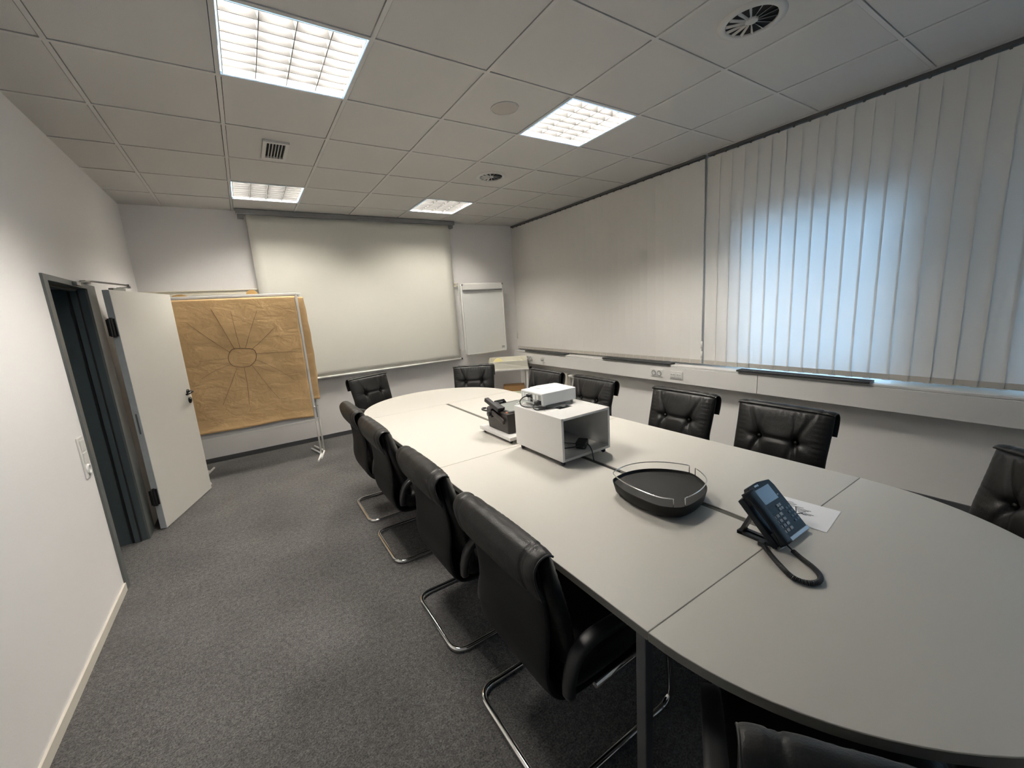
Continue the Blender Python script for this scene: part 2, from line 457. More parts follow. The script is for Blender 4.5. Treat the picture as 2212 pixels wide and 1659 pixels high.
# ---------------------------------------------------------------- ceiling fittings
def make_diffuser(label, loc):
    t = thing('ceiling_air_diffuser', label, 'air vent', loc, 0, 'round swirl air diffusers')
    b = bm_new(); add_lathe(b, [(0.150, 0.0), (0.149, -0.004), (0.128, -0.010), (0.116, -0.010), (0.112, -0.004), (0.112, 0.003)], 48)
    obj('rim', b, M['ventblade'], t)
    b = bm_new(); add_lathe(b, [(0.0, -0.0012), (0.113, -0.0012)], 36); obj('throat', b, M['darkin'], t)
    b = bm_new()
    for k in range(14):
        a = 2*PI*k/14
        xf = Matrix.Rotation(a, 4, 'Z')
        v = []
        for r, w in ((0.028, 0.003), (0.111, 0.0055)):
            v.append((r, -w, -0.0105)); v.append((r, w, -0.0030))
        q = [b.verts.new(xf @ Vector(p)) for p in (v[0], v[2], v[3], v[1])]
        q2 = [b.verts.new(xf @ (Vector(p)+Vector((0, 0, 0.0012)))) for p in (v[0], v[2], v[3], v[1])]
        b.faces.new(q); b.faces.new(list(reversed(q2)))
        for m_ in range(4): b.faces.new([q[m_], q2[m_], q2[(m_+1) % 4], q[(m_+1) % 4]])
    obj('blades', b, M['ventblade'], t)
    b = bm_new(); add_lathe(b, [(0.0, -0.011), (0.024, -0.009), (0.032, -0.004), (0.030, 0.001)], 24); obj('hub', b, M['ventblade'], t)
    return t
d0 = make_diffuser('round swirl air diffuser in the ceiling at the top right, near the viewer', (4.5*G, -0.5*G, ZC+0.004))
dup(d0, (4.5*G, 3.5*G, ZC+0.004), 0.5, 'round swirl air diffuser in the ceiling between the two right-hand lights, farther from the viewer')
t = thing('ceiling_speaker', 'flat round beige speaker cover in the ceiling left of a light', 'speaker', (3.5*G, 1.5*G, ZC+0.004))
b = bm_new(); add_lathe(b, [(0.094, 0.0), (0.094, -0.006), (0.086, -0.008), (0.083, -0.003)], 40); obj('ring', b, M['ventblade'], t)
b = bm_new(); add_lathe(b, [(0.084, -0.002), (0.08, -0.005), (0.0, -0.006)], 40); obj('grille', b, mat('speaker_grille', (0.50, 0.46, 0.42), 0.8, bump=0.5, bscale=500), t)
t = thing('ceiling_air_grille', 'small rectangular slotted air grille in the ceiling', 'air vent', (0.935, 2.215, ZC+0.004))
b = bm_new()
for s in (-1, 1):
    add_box(b, s*0.0725-0.0125, s*0.0725+0.0125, -0.178, 0.178, -0.016, 0.0)
    add_box(b, -0.06, 0.06, s*0.164-0.014, s*0.164+0.014, -0.016, 0.0)
obj('frame', b, M['ventblade'], t, bevel=0.002)
obj('backing', box(-0.06, 0.06, -0.15, 0.15, -0.002, 0.0), M['darkin'], t)
for k in range(5):
    x = -0.04+k*0.02
    obj('blade', box(x-0.0022, x+0.0022, -0.15, 0.15, -0.015, -0.003), M['ventblade'], t)

# ---------------------------------------------------------------- skirting
struct('baseboard_back', box(XL, XR, YB-0.012, YB, 0, 0.055), M['skirt'], 'dark grey skirting strip under the back wall')
struct('baseboard_left', box(XL, XL+0.010, YF, 1.745, 0, 0.05), M['skirtcream'], 'thin cream skirting at the foot of the left wall')
struct('baseboard_right', box(XR-0.012, XR, YF, YB, 0, 0.055), M['skirt'], 'dark skirting under the parapet')

# ---------------------------------------------------------------- door frame, door
b = bm_new()
fx0, fx1 = XL-0.30, XL+0.012
add_box(b, XL, fx1, 1.738, DY0, 0, 1.917, 0)                 # near face
add_box(b, XL, fx1, DY0, DY1, DZ, 1.917, 0)                  # head face
add_box(b, XL, fx1, DY1, 2.66, 0, 1.917, 0)                 # rear face
add_box(b, fx0, XL, DY0-0.045, DY0, 0, 1.917, 1)             # near reveal
add_box(b, fx0, XL, DY1, DY1+0.045, 0, 1.917, 1)             # rear reveal
add_box(b, fx0, XL, DY0, DY1, DZ, 1.917, 1)                  # head reveal
# rebates in the rear reveal and head: stop strip + rubber seal
add_box(b, XL-0.075, XL-0.045, DY1-0.014, DY1, 0, DZ, 1)
add_box(b, XL-0.045, XL-0.036, DY1-0.010, DY1, 0, DZ, 2)
add_box(b, XL-0.090, XL-0.075, DY1-0.006, DY1, 0, DZ, 2)
add_box(b, XL-0.075, XL-0.045, DY0, DY1-0.014, DZ-0.014, DZ, 1)
add_box(b, XL-0.045, XL-0.036, DY0, DY1-0.014, DZ-0.010, DZ, 2)
struct('trim_1', b, [M['frame'], M['reveal'], M['rubber']], 'grey steel door frame')

hx, hy = -0.239, 2.578
ang = math.atan2(0.247, 0.732)          # leaf swings this far off the left wall
ux = Vector((math.sin(ang), math.cos(ang), 0)); nx = Vector((-math.cos(ang), math.sin(ang), 0))
xf = Matrix(((ux.x, nx.x, 0, hx), (ux.y, nx.y, 0, hy), (0, 0, 1, 0), (0, 0, 0, 1)))   # local: x along leaf, y thickness (to the wall)
b = bm_new()
add_box(b, 0, 0.79, 0, 0.045, 0.010, 1.885, 0, xf)
# rebated hinge edge
add_box(b, -0.002, 0.0, 0.001, 0.044, 0.010, 1.885, 1, xf)
leaf = struct('door_1', b, [M['leaf'], M['leaf_edge']], 'open white door leaf swung back towards the left wall')
def xbox(bm, x0, x1, y0, y1, z0, z1, mi=0): add_box(bm, x0, x1, y0, y1, z0, z1, mi, xf)
b = bm_new()
add_lathe(b, [(0.0, 0.010), (0.022, 0.010), (0.024, 0.0)], 20, xf=xf @ Matrix.Translation((0.735, 0, 0.995)) @ Matrix.Rotation(PI/2, 4, 'X'))
add_tube(b, [xf @ Vector(p) for p in round_corners([(0.735, 0, 0.995), (0.735, -0.045, 0.995), (0.615, -0.045, 0.985)], 0.018)], 0.009, 10)
add_tube(b, [xf @ Vector(p) for p in round_corners([(0.735, 0.045, 0.995), (0.735, 0.09, 0.995), (0.84, 0.09, 0.995)], 0.018)], 0.009, 10)
o = obj('handle', b, M['blackmetal'], leaf)
b = bm_new(); add_lathe(b, [(0.0, 0.016), (0.012, 0.016), (0.013, 0.010), (0.023, 0.010), (0.025, 0.0)], 20, xf=xf @ Matrix.Translation((0.742, 0, 0.915)) @ Matrix.Rotation(PI/2, 4, 'X') @ Matrix.Diagonal((1, 1.25, 1, 1)))
obj('lock_rosette', b, M['blackmetal'], leaf)
b = bm_new(); xbox(b, -0.0045, -0.001, 0.016, 0.028, 0.80, 0.96)
obj('edge_plate', b, mat('edge_plate', (0.16, 0.175, 0.18), 0.4), leaf, bevel=0.003)
for z in (1.615, 0.285):
    b = bm_new()
    xbox(b, -0.012, -0.002, 0.004, 0.040, z-0.065, z+0.065)
    xbox(b, -0.034, -0.012, 0.028, 0.048, z-0.060, z+0.060)
    add_tube(b, [xf @ Vector((-0.018, 0.022, z-0.072)), xf @ Vector((-0.018, 0.022, z+0.072))], 0.010, 12)
    add_tube(b, [xf @ Vector((-0.032, 0.030, z-0.066)), xf @ Vector((-0.032, 0.030, z+0.066))], 0.008, 12)
    obj('hinge', b, M['blackmetal'], leaf, bevel=0.002)
# closer: bracket on the frame head, two arms meeting in an elbow, arm shoe on the leaf top
b = bm_new()
elbow = Vector((-0.17, 2.83, 1.932))
add_tube(b, [Vector((-0.318, 2.24, 1.905)), Vector((-0.30, 2.45, 1.935)), elbow], 0.0065, 8)
add_tube(b, [elbow+Vector((0, 0, -0.012)), Vector((-0.215, 2.69, 1.900))], 0.0065, 8)
add_lathe(b, [(0.0, 0.008), (0.012, 0.008), (0.012, -0.022), (0, -0.022)], 14, xf=Matrix.Translation(elbow))
obj('closer_arm', b, M['steel'], leaf)
b = bm_new(); add_box(b, XL+0.012, XL+0.034, 2.19, 2.27, 1.888, 1.912); add_box(b, XL+0.0, XL+0.03, 2.40, 2.52, 1.92, 1.938)
obj('closer_bracket', b, M['steel'], leaf, bevel=0.003)
b = bm_new(); xbox(b, 0.06, 0.20, 0.006, 0.038, 1.885, 1.902)
obj('closer_shoe', b, M['steel'], leaf, bevel=0.003)

# light switch / socket strip on the left wall
t = thing('switch_strip', 'white three-gang switch and socket plate on the wall beside the door', 'light switch', (XL, 1.645, 0.90))
obj('plate', box(0.0005, 0.010, -0.041, 0.041, -0.118, 0.118), M['whiteplastic'], t, bevel=0.003)
for k in range(2):
    z = 0.072-k*0.072
    obj('rocker', box(0.010, 0.017, -0.028, 0.028, z-0.030, z+0.030), M['whiteplastic'], t, bevel=0.003)
b = bm_new(); add_lathe(b, [(0.030, 0.0), (0.029, 0.008), (0.021, 0.008), (0.020, 0.001), (0, 0.001)], 24, xf=Matrix.Translation((0.010, 0, -0.072)) @ Matrix.Rotation(PI/2, 4, 'Y'))
obj('socket_insert', b, M['whiteplastic'], t)

# ---------------------------------------------------------------- right wall: trunking, sill, sockets, grilles
TX = 4.295
b = bm_new()
for y0, y1 in ((YF, 0.2985), (0.3015, YB)): add_box(b, TX, XR, y0, y1, 0.655, 0.826)
struct('trim_2', b, M['trunk'], 'white cable trunking along the parapet', bevel=0.004)
b = box(TX+0.004, XB, YF, YB, 0.828, 0.845)
struct('trim_3', b, M['trunk'], 'window sill above the trunking', bevel=0.003)
for k, (y0, y1, lab) in enumerate(((2.92, 3.90, 'dark grille strip on the sill near the whiteboard corner'), (1.19, 2.18, 'dark grille strip on the sill under the middle of the closed blind'), (-0.49, 0.48, 'long dark grille strip on the sill under the daylit blind'))):
    t = thing('sill_grille', lab, 'grille', (TX, (y0+y1)/2, 0.845), 0, 'dark sill grilles')
    h = (y1-y0)/2
    b = bm_new(); add_box(b, -0.022, 0.075, -h, h, 0.0, 0.018)
    obj('bar', b, M['grille'], t, bevel=0.003)
    b = bm_new()
    for q in range(3): add_box(b, 0.0+q*0.024, 0.004+q*0.024, -h+0.01, h-0.01, 0.018, 0.020)
    obj('ridges', b, M['grille'], t)

def wall_socket(label, y, z, n=2):
    t = thing('wall_socket', label, 'socket', (TX, y, z), 0, None)
    w = 0.0405*n+0.001
    obj('plate', box(-0.010, -0.0005, -w, w, -0.041, 0.041), M['whiteplastic'], t, bevel=0.003)
    for k in range(n):
        yy = (k-(n-1)/2)*0.072
        b = bm_new(); add_lathe(b, [(0.031, 0.0), (0.030, 0.006), (0.0215, 0.006), (0.020, -0.006), (0, -0.006)], 28, xf=Matrix.Translation((-0.009, yy, 0)) @ Matrix.Rotation(-PI/2, 4, 'Y'))
        i_ = obj('insert', b, [M['socketin']], t)
        b = bm_new()
        for s in (-1, 1): add_lathe(b, [(0, 0.0095), (0.0032, 0.0095), (0.0032, 0.0)], 8, xf=Matrix.Translation((-0.0005, yy+s*0.0095, 0)) @ Matrix.Rotation(-PI/2, 4, 'Y'))
        obj('holes', b, M['darkin'], t)
    return t
wall_socket('white double power socket on the trunking beside the far corner trolley', 3.80, 0.742)
wall_socket('white double power socket on the trunking above the middle right chairs', 1.365, 0.745)
t = thing('dimmer_switch', 'white square rotary knob plate on the trunking near the far corner', 'switch', (TX, 3.44, 0.745))
obj('plate', box(-0.010, -0.0005, -0.041, 0.041, -0.041, 0.041), M['whiteplastic'], t, bevel=0.003)
b = bm_new(); add_lathe(b, [(0.024, 0.0), (0.022, 0.026), (0.0, 0.028)], 24, xf=Matrix.Translation((-0.010, 0.006, 0.004)) @ Matrix.Rotation(-PI/2, 4, 'Y')); obj('knob', b, M['whiteplastic'], t)
t = thing('data_outlet', 'white data outlet plate on the trunking right of the double socket', 'outlet', (TX, 1.12, 0.742))
obj('plate', box(-0.010, -0.0005, -0.077, 0.077, -0.041, 0.041), M['whiteplastic'], t, bevel=0.003)
for yy in (-0.037, 0.037):
    b = bm_new(); add_box(b, -0.016, -0.010, yy-0.028, yy+0.028, -0.026, 0.020); obj('port_cover', b, M['whiteplastic'], t, bevel=0.003)
    b = bm_new()
    for s in (-1, 1): add_box(b, -0.0165, -0.0155, yy+s*0.013-0.008, yy+s*0.013+0.008, 0.000, 0.012)
    obj('label_strip', b, M['projgrey'], t)

# radiators under the trunking
def radiator(label, y0, y1, sgn):
    t = thing('radiator', label, 'radiator', (XR, 0, 0))
    b = bm_new()
    add_box(b, -0.085, -0.020, y0, y1, 0.14, 0.565)
    for k in range(int((y1-y0)/0.045)):
        y = y0+0.03+k*0.045
        add_box(b, -0.089, -0.085, y, y+0.022, 0.17, 0.535)
    add_box(b, -0.020, -0.0005, y0+0.15, y0+0.19, 0.30, 0.40); add_box(b, -0.020, -0.0005, y1-0.19, y1-0.15, 0.30, 0.40)
    obj('panel', b, M['rad'], t, bevel=0.004)
    ye = y0 if sgn < 0 else y1
    b = bm_new(); add_tube(b, round_corners([(-0.05, ye, 0.53), (-0.05, ye+sgn*0.035, 0.53), (-0.05, ye+sgn*0.035, 0.002)], 0.02), 0.009, 10); obj('pipe', b, M['rad'], t)
    b = bm_new(); add_lathe(b, [(0.0, 0.075), (0.020, 0.073), (0.024, 0.060), (0.022, 0.020), (0.016, 0.0)], 18, xf=Matrix.Translation((-0.05, ye+sgn*0.02, 0.53)) @ Matrix.Rotation(-sgn*PI/2, 4, 'X')); obj('thermostat_knob', b, M['whiteplastic'], t)
radiator('cream panel radiator under the trunking in the far corner behind the chairs', 2.96, 3.86, -1)
radiator('cream radiator at the right edge, its valve just above the rounded chair back', -2.30, -1.32, 1)

# ---------------------------------------------------------------- vertical blinds
def make_blind(name, label, y0, y1, pitch, tilt, lead):
    t = thing(name, label, 'vertical blind', (4.40, 0, 0))
    obj('headrail', box(-0.012, 0.030, y0, y1, ZC-0.022, ZC), M['rail'], t)  # dark colour also stands in for the shadowed gap under the ceiling
    n = int(round((y1-y0)/pitch)); w = 0.127/2; zt = ZC-0.034; zb = 0.872
    mesh = None; carrier = None
    for k in range(n):
        yc = y1-(k+0.5)*pitch
        a = tilt+random.uniform(-0.006, 0.006)
        if mesh is None:
            b = bm_new()
            def fn(u, v):
                x = (u-0.5)*2
                return Vector((0.003*(1-x*x), x*w, zb+(zt-zb)*v))
            add_grid(b, fn, 6, 8)
            s = obj('slat', b, M['slat'], t); mesh = s.data
            b = bm_new(); add_box(b, -0.0022, 0.0052, -w+0.004, w-0.004, zb-0.004, zb+0.036)
            p = obj('weight_pocket', b, M['pocket'], s); pm = p.data
            b = bm_new(); add_box(b, -0.004, 0.006, -0.006, 0.006, zt-0.004, ZC-0.02)
            h_ = obj('hook', b, M['rail'], s); hm = h_.data
        else:
            s = bpy.data.objects.new('slat', mesh); C.objects.link(s); s.parent = t
            p = bpy.data.objects.new('weight_pocket', pm); C.objects.link(p); p.parent = s
            h_ = bpy.data.objects.new('hook', hm); C.objects.link(h_); h_.parent = s
        s.location = (0, yc, 0); s.rotation_euler = (0, 0, a)
    # loop chain along the bottom
    b = bm_new(); pts = []
    for k in range(n):
        ya = y1-(k+0.5)*pitch; 
        for q in range(6):
            f = q/6; pts.append((-0.014, ya-pitch*f, zb+0.012-0.018*math.sin(PI*f)))
    pts = [p for p in pts if p[1] > y0+0.03]
    add_tube(b, pts, 0.0016, 5); obj('bottom_chain', b, M['chain'], t)
    for (yy, zz, ln) in lead:
        b = bm_new(); add_tube(b, [(-0.020, yy, ZC-0.02), (-0.020, yy, zz)], 0.0022, 6); add_tube(b, [(-0.020, yy, zz), (-0.020, yy, zz-ln)], 0.0095, 8)
        obj('pull_cord', b, M['whiteplastic'], t)
    return t
make_blind('vertical_blind', 'closed plain grey-beige vertical blind from the far corner to the middle of the wall', 0.916, 4.262, 0.1079, 0.045, [(4.245, 1.13, 0.09)])
make_blind('vertical_blind', 'vertical blind nearest the viewer, lit blue by the daylight behind it', -1.86, 0.876, 0.1095, -0.055, [(0.895, 1.10, 0.07), (0.893, 1.00, 0.07)])  # near end stops short, out of view, to let bare daylight onto the table

# ---------------------------------------------------------------- back wall: rail, screen, whiteboard
b = bm_new(); add_box(b, XL, 3.37, YB-0.020, YB, 1.925, 1.980); add_box(b, XL, 3.37, YB-0.034, YB-0.020, 1.968, 1.980); add_box(b, XL, 3.37, YB-0.034, YB-0.020, 1.922, 1.934)
struct('trim_4', b, M['cream'], 'cream hanging rail along the back wall', bevel=0.002)

t = thing('projection_screen', 'large pale roll-down projection screen on the back wall', 'projection screen', (1.995, 4.19, 0))
obj('case', box(-1.345, 1.335, -0.055, 0.055, ZC-0.052, ZC-0.001), M['screencase'], t, bevel=0.006)
for x in (-1.305, 1.285): obj('end_bracket', box(x-0.03, x+0.03, -0.035, 0.045, ZC-0.095, ZC-0.052), M['screencase'], t, bevel=0.004)
b = bm_new()
add_grid(b, lambda u, v: Vector((-1.255+2.515*u, 0.002*math.sin(7*v+4*u), 0.835+(ZC-0.05-0.835)*v)), 24, 24)
f = obj('screen_sheet', b, M['screen'], t); f.modifiers.new('s', 'SOLIDIFY').thickness = 0.0015
b = bm_new(); add_tube(b, [(-1.29, 0, 0.835), (1.275, 0, 0.835)], 0.014, 12); obj('bottom_bar', b, M['whitepaint'], t)
b = bm_new(); add_tube(b, [(1.275, 0, 0.835), (1.300, 0, 0.835)], 0.0155, 12); add_tube(b, [(-1.315, 0, 0.835), (-1.29, 0, 0.835)], 0.0155, 12); obj('end_cap', b, M['rail'], t)

t = thing('hanging_whiteboard', 'white flip-chart board hanging on the wall right of the screen', 'whiteboard', (3.705, 4.15, 0))
x0, x1, z0, z1 = -0.352, 0.377, 0.885, 1.955
obj('board', box(x0+0.012, x1-0.012, -0.005, 0.010, z0+0.012, z1-0.02), M['board'], t)
b = bm_new()
fr = round_corners([((x0+x1)/2, 0, z0), (x1, 0, z0), (x1, 0, z1), (x0, 0, z1), (x0, 0, z0), ((x0+x1)/2, 0, z0)], 0.03, 5)
add_tube(b, fr, 0.012, 8); obj('frame', b, M['whitepaint'], t)
b = bm_new(); add_box(b, x0+0.005, x1-0.02, -0.030, -0.012, 1.868, 1.952); obj('paper_clamp', b, M['whitepaint'], t, bevel=0.005)
b = bm_new(); add_box(b, x0+0.012, x1-0.025, -0.033, -0.008, 1.853, 1.868); obj('clamp_lip', b, M['screencase'], t, bevel=0.003)
b = bm_new()
for xx in (x0+0.01, x1-0.012): add_lathe(b, [(0, 0.012), (0.014, 0.010), (0.014, -0.010), (0, -0.012)], 14, xf=Matrix.Translation((xx, -0.022, 1.945)) @ Matrix.Rotation(PI/2, 4, 'Y'))
obj('clamp_knob', b, M['steel'], t)
b = bm_new(); add_box(b, x1-0.085, x1-0.028, -0.0062, -0.005, z0+0.040, z0+0.075); obj('sticker', b, M['projgrey'], t)
b = bm_new(); add_box(b, x1-0.080, x1-0.035, -0.0068, -0.0062, z0+0.066, z0+0.071); obj('sticker_line', b, M['ink'], t)
b = bm_new()
add_box(b, x0-0.036, x0-0.028, 0.012, 0.022, 0.965, 1.975); add_box(b, x0-0.036, x0-0.028, 0.022, 0.086, 1.935, 1.975); add_box(b, x0-0.028, x0-0.010, 0.010, 0.018, 1.93, 1.95)
add_box(b, x0-0.062, x0+0.012, 0.0, 0.012, 0.955, 0.97); add_box(b, x0-0.062, x0-0.05, 0.012, 0.1195, 0.955, 0.967)
add_box(b, x1-0.05, x1-0.04, 0.010, 0.086, 1.90, 1.95)
obj('wall_bracket', b, M['whitepaint'], t, bevel=0.002)

# ---------------------------------------------------------------- pinboards with kraft paper
def make_pinboard(label, X, Y, dz=0.0):
    t = thing('pinboard', label, 'pinboard', (X, Y, 0), 0, 'standing pinboards')
    w, zb, zt = 0.575, 0.440, 1.855
    obj('panel', box(-w, w, -0.008, 0.008, zb, zt), M['panelgrey'], t)
    b = bm_new()
    add_box(b, -w-0.012, w+0.012, -0.013, 0.013, zt, zt+0.026); obj('top_rail', b, M['whitepaint'], t, bevel=0.004)
    b = bm_new(); add_box(b, -w-0.012, w+0.012, -0.013, 0.013, zb-0.026, zb); obj('bottom_rail', b, M['whitepaint'], t, bevel=0.004)
    for s in (-1, 1):
        b = bm_new(); add_box(b, s*(w+0.013)-0.012, s*(w+0.013)+0.012, -0.013, 0.013, zb-0.026, zt+0.026)
        obj('frame_post', b, M['whitepaint'], t, bevel=0.004)
        b = bm_new(); add_tube(b, [(s*(w+0.013), 0, 0.02), (s*(w+0.013), 0, 0.62)], 0.0105, 10)
        obj('leg', b, M['whitepaint'], t)
        b = bm_new(); add_tube(b, round_corners([(s*(w-0.055), 0.30, 0.0115), (s*(w+0.013), 0.0, 0.0125), (s*(w-0.055), -0.262, 0.0115)], 0.02), 0.011, 10)
        obj('foot', b, M['whitepaint'], t)
        b = bm_new(); add_lathe(b, [(0, 0.012), (0.011, 0.009), (0.011, 0)], 12, xf=Matrix.Translation((s*(w+0.013)+0.004, -0.012, 0.585)) @ Matrix.Rotation(PI/2, 4, 'X'))
        obj('clamp_screw', b, M['whiteplastic'], t)
    return t
PX, PY = 0.475, 3.625
pb0 = make_pinboard('front standing pinboard fully covered with brown paper', PX, PY)
dup(pb0, (PX+0.045, PY+0.085, 0), 0, 'second standing pinboard hidden behind the front one, only its right leg showing')

def sheet_y(x, z):
    return -0.006-0.006*abs(math.sin(3.1*x+2.2*z))*abs(math.sin(5.3*z-1.7*x))-0.002*math.sin(17*x+9*z)
def kraft(name, label, X, Y, x0, x1, z0, z1, edge_bulge=0.0):
    b = bm_new()
    def fn(u, v):
        x = x0+(x1-x0)*u; zlow = z0+0.006*math.sin(9*u+1)+0.012*math.sin(3.7*u)
        z = zlow+(z1-zlow)*v
        x += edge_bulge*(u**6)*(0.35+0.65*math.sin(PI*min(1, 0.15+0.8*v)))
        y = Y+sheet_y(x, z)-edge_bulge*0.5*(u**6)
        if u in (0, 1): x += 0.002*math.sin(31*v)
        if v < 0.06: y -= 0.012*(1-v/0.06)**2
        return Vector((x, y, z))
    add_grid(b, fn, 60, 70)
    o = obj(name, b, M['kraft']); o.modifiers.new('s', 'SOLIDIFY').thickness = 0.0012
    return tag(o, label, 'paper sheet', 'brown paper sheets on the pinboards')
sh = kraft('paper_sheet', 'crumpled brown paper sheet with a hand-drawn sun of marker lines', 0, PY-0.016, -0.080, 1.047, 0.485, 1.848)
kraft('paper_sheet', 'brown paper sheet on the rear pinboard, its bulging edge showing at the right', 0, PY+0.085-0.020, -0.03, 1.118, 0.672, 1.838, 0.04)
rays = [[(0.412, 1.33), (0.348, 1.542), (0.284, 1.746)], [(0.462, 1.339), (0.45, 1.521), (0.443, 1.725)], [(0.51, 1.334), (0.591, 1.533), (0.677, 1.723)],
        [(0.563, 1.311), (0.685, 1.413), (0.813, 1.533)], [(0.591, 1.262), (0.776, 1.256), (0.981, 1.243)], [(0.581, 1.198), (0.631, 1.172), (0.78, 1.056), (0.906, 0.938)],
        [(0.535, 1.154), (0.662, 0.878), (0.733, 0.747)], [(0.466, 1.14), (0.465, 0.936), (0.449, 0.734)], [(0.408, 1.146), (0.311, 0.948), (0.227, 0.775)],
        [(0.354, 1.178), (0.201, 1.125), (0.093, 1.063)], [(0.345, 1.246), (0.22, 1.244), (0.104, 1.241)], [(0.373, 1.298), (0.217, 1.459), (0.068, 1.628)]]
ell = [(0.345, 1.246), (0.376, 1.316), (0.425, 1.335), (0.558, 1.32), (0.593, 1.272), (0.579, 1.198), (0.531, 1.148), (0.486, 1.135), (0.415, 1.145), (0.359, 1.177)]
b = bm_new()
wid = [0.0032, 0.0028, 0.0028, 0.0026, 0.0018, 0.0022, 0.0026, 0.0028, 0.0026, 0.0018, 0.0016, 0.0022]
for r, w in zip(rays, wid):
    pts = [Vector((p.x, PY-0.016+sheet_y(p.x, p.y)-0.0015, p.y)) for p in smooth_path([(a, c, 0) for a, c in r], 10)]
    add_tube(b, pts, w, 6, flat=(w, w*0.5))
pts = [Vector((p.x, PY-0.016+sheet_y(p.x, p.y)-0.0015, p.y)) for p in smooth_path([(a, c, 0) for a, c in ell], 8, True)]
add_tube(b, pts, 0.0026, 6, closed=True)
obj('marker_drawing', b, M['marker'], sh)
for k, xx in enumerate((0.992, 1.018)):
    b = bm_new(); add_tube(b, [(xx, PY-0.024, 1.822), (xx+0.003, PY-0.027, 1.800)], 0.0022, 6); obj('staple', b, M['marker'], sh)
# tan card scraps standing behind the top of the front board
b = bm_new(); add_prism(b, [(0.05*math.cos(a), 0.045*math.sin(a)) for a in [PI*k/14 for k in range(15)]], 0, 0.003, xf=Matrix.Translation((0.655, PY+0.043, 1.885)) @ Matrix.Rotation(PI/2, 4, 'X'))
add_box(b, 0.61, 0.70, PY+0.040, PY+0.043, 1.70, 1.885)
tag(obj('paper_disc', b, M['tan']), 'round orange card peeking over the top of the pinboards', 'card')
b = bm_new(); add_prism(b, [(-0.06, -0.16), (0.065, -0.16), (0.06, 0.008), (0.02, 0.022), (-0.02, 0.020), (-0.05, 0.014), (-0.065, 0.0)], 0, 0.003, xf=Matrix.Translation((0.05, PY+0.043, 1.882)) @ Matrix.Rotation(PI/2, 4, 'X'))
tag(obj('paper_scrap', b, M['tan']), 'flat tan card scrap above the left end of the pinboard beside the door', 'card')

# ---------------------------------------------------------------- corner trolley
ta = math.atan2(-0.32, 0.50)
t = thing('moderation_trolley', 'cream tray trolley standing in the far corner below the whiteboard', 'trolley', (3.84, 3.74, 0), ta)
# local: x along the front, y to the back
L2, D2 = 0.300, 0.36
b = bm_new()
add_box(b, -L2, L2, 0.0, 0.012, 0.640, 0.756); add_box(b, -L2, L2, D2-0.012, D2, 0.640, 0.785)
for s in (-1, 1): add_box(b, s*(L2-0.006)-0.006, s*(L2-0.006)+0.006, 0.012, D2-0.012, 0.640, 0.775)
add_box(b, -L2, L2, 0.0, D2, 0.628, 0.640)
obj('tray', b, M['traycream'], t, bevel=0.004)
obj('shelf', box(-L2-0.012, L2+0.012, -0.012, D2+0.012, 0.606, 0.627), M['whitepaint'], t, bevel=0.004)
obj('lower_shelf', box(-L2, L2, 0, D2, 0.155, 0.172), M['whitepaint'], t, bevel=0.004)
for sx in (-1, 1):
    for sy in (0.02, D2-0.02):
        obj('leg', box(sx*(L2-0.02)-0.016, sx*(L2-0.02)+0.016, sy-0.012, sy+0.012, 0.055, 0.606), M['whitepaint'], t, bevel=0.003)
        b = bm_new(); add_lathe(b, [(0, 0.011), (0.024, 0.010), (0.026, 0), (0.024, -0.010), (0, -0.011)], 16, xf=Matrix.Translation((sx*(L2-0.02), sy, 0.0265)) @ Matrix.Rotation(PI/2, 4, 'Y'))
        add_box(b, sx*(L2-0.02)-0.004, sx*(L2-0.02)+0.004, sy-0.006, sy+0.006, 0.03, 0.056)
        obj('caster', b, M['blackplastic'], t)
TX4 = Matrix.Translation((3.84, 3.74, 0)) @ Matrix.Rotation(ta, 4, 'Z')
b = bm_new()
def hump(bm, cx, cy, rx, ry, rz, z0, xf):
    add_grid(bm, lambda u, v: xf @ Vector((cx+rx*math.cos(2*PI*u)*math.cos(v*PI/2), cy+ry*math.sin(2*PI*u)*math.cos(v*PI/2), z0+rz*math.sin(v*PI/2))), 20, 6)
    add_prism(bm, [(cx+rx*math.cos(2*PI*k/20), cy+ry*math.sin(2*PI*k/20)) for k in range(20)], z0-0.002, z0, xf=xf)
hump(b, -0.155, 0.13, 0.095, 0.08, 0.155, 0.643, TX4); tag(obj('paper_pad', b, M['yellow']), 'curled pale yellow card pile in the cream trolley tray', 'cards')
b = bm_new(); hump(b, 0.19, 0.15, 0.08, 0.09, 0.135, 0.643, TX4); tag(obj('paper_roll', b, M['creamcard']), 'cream paper bundle in the right end of the trolley tray', 'paper')
b = bm_new(); add_box(b, -0.10, 0.24, 0.08, 0.30, 0.173, 0.345, 0, TX4); tag(obj('cardboard_box', b, M['brownbox'], bevel=0.003), 'brown cardboard box on the lower shelf of the corner trolley', 'box')
b = bm_new(); add_box(b, -0.02, 0.20, -0.025, 0.075, 0.173, 0.262, 0, TX4); tag(obj('card_stack', b, M['green'], bevel=0.003), 'pale green card stack in front of the brown box on the trolley', 'cards')
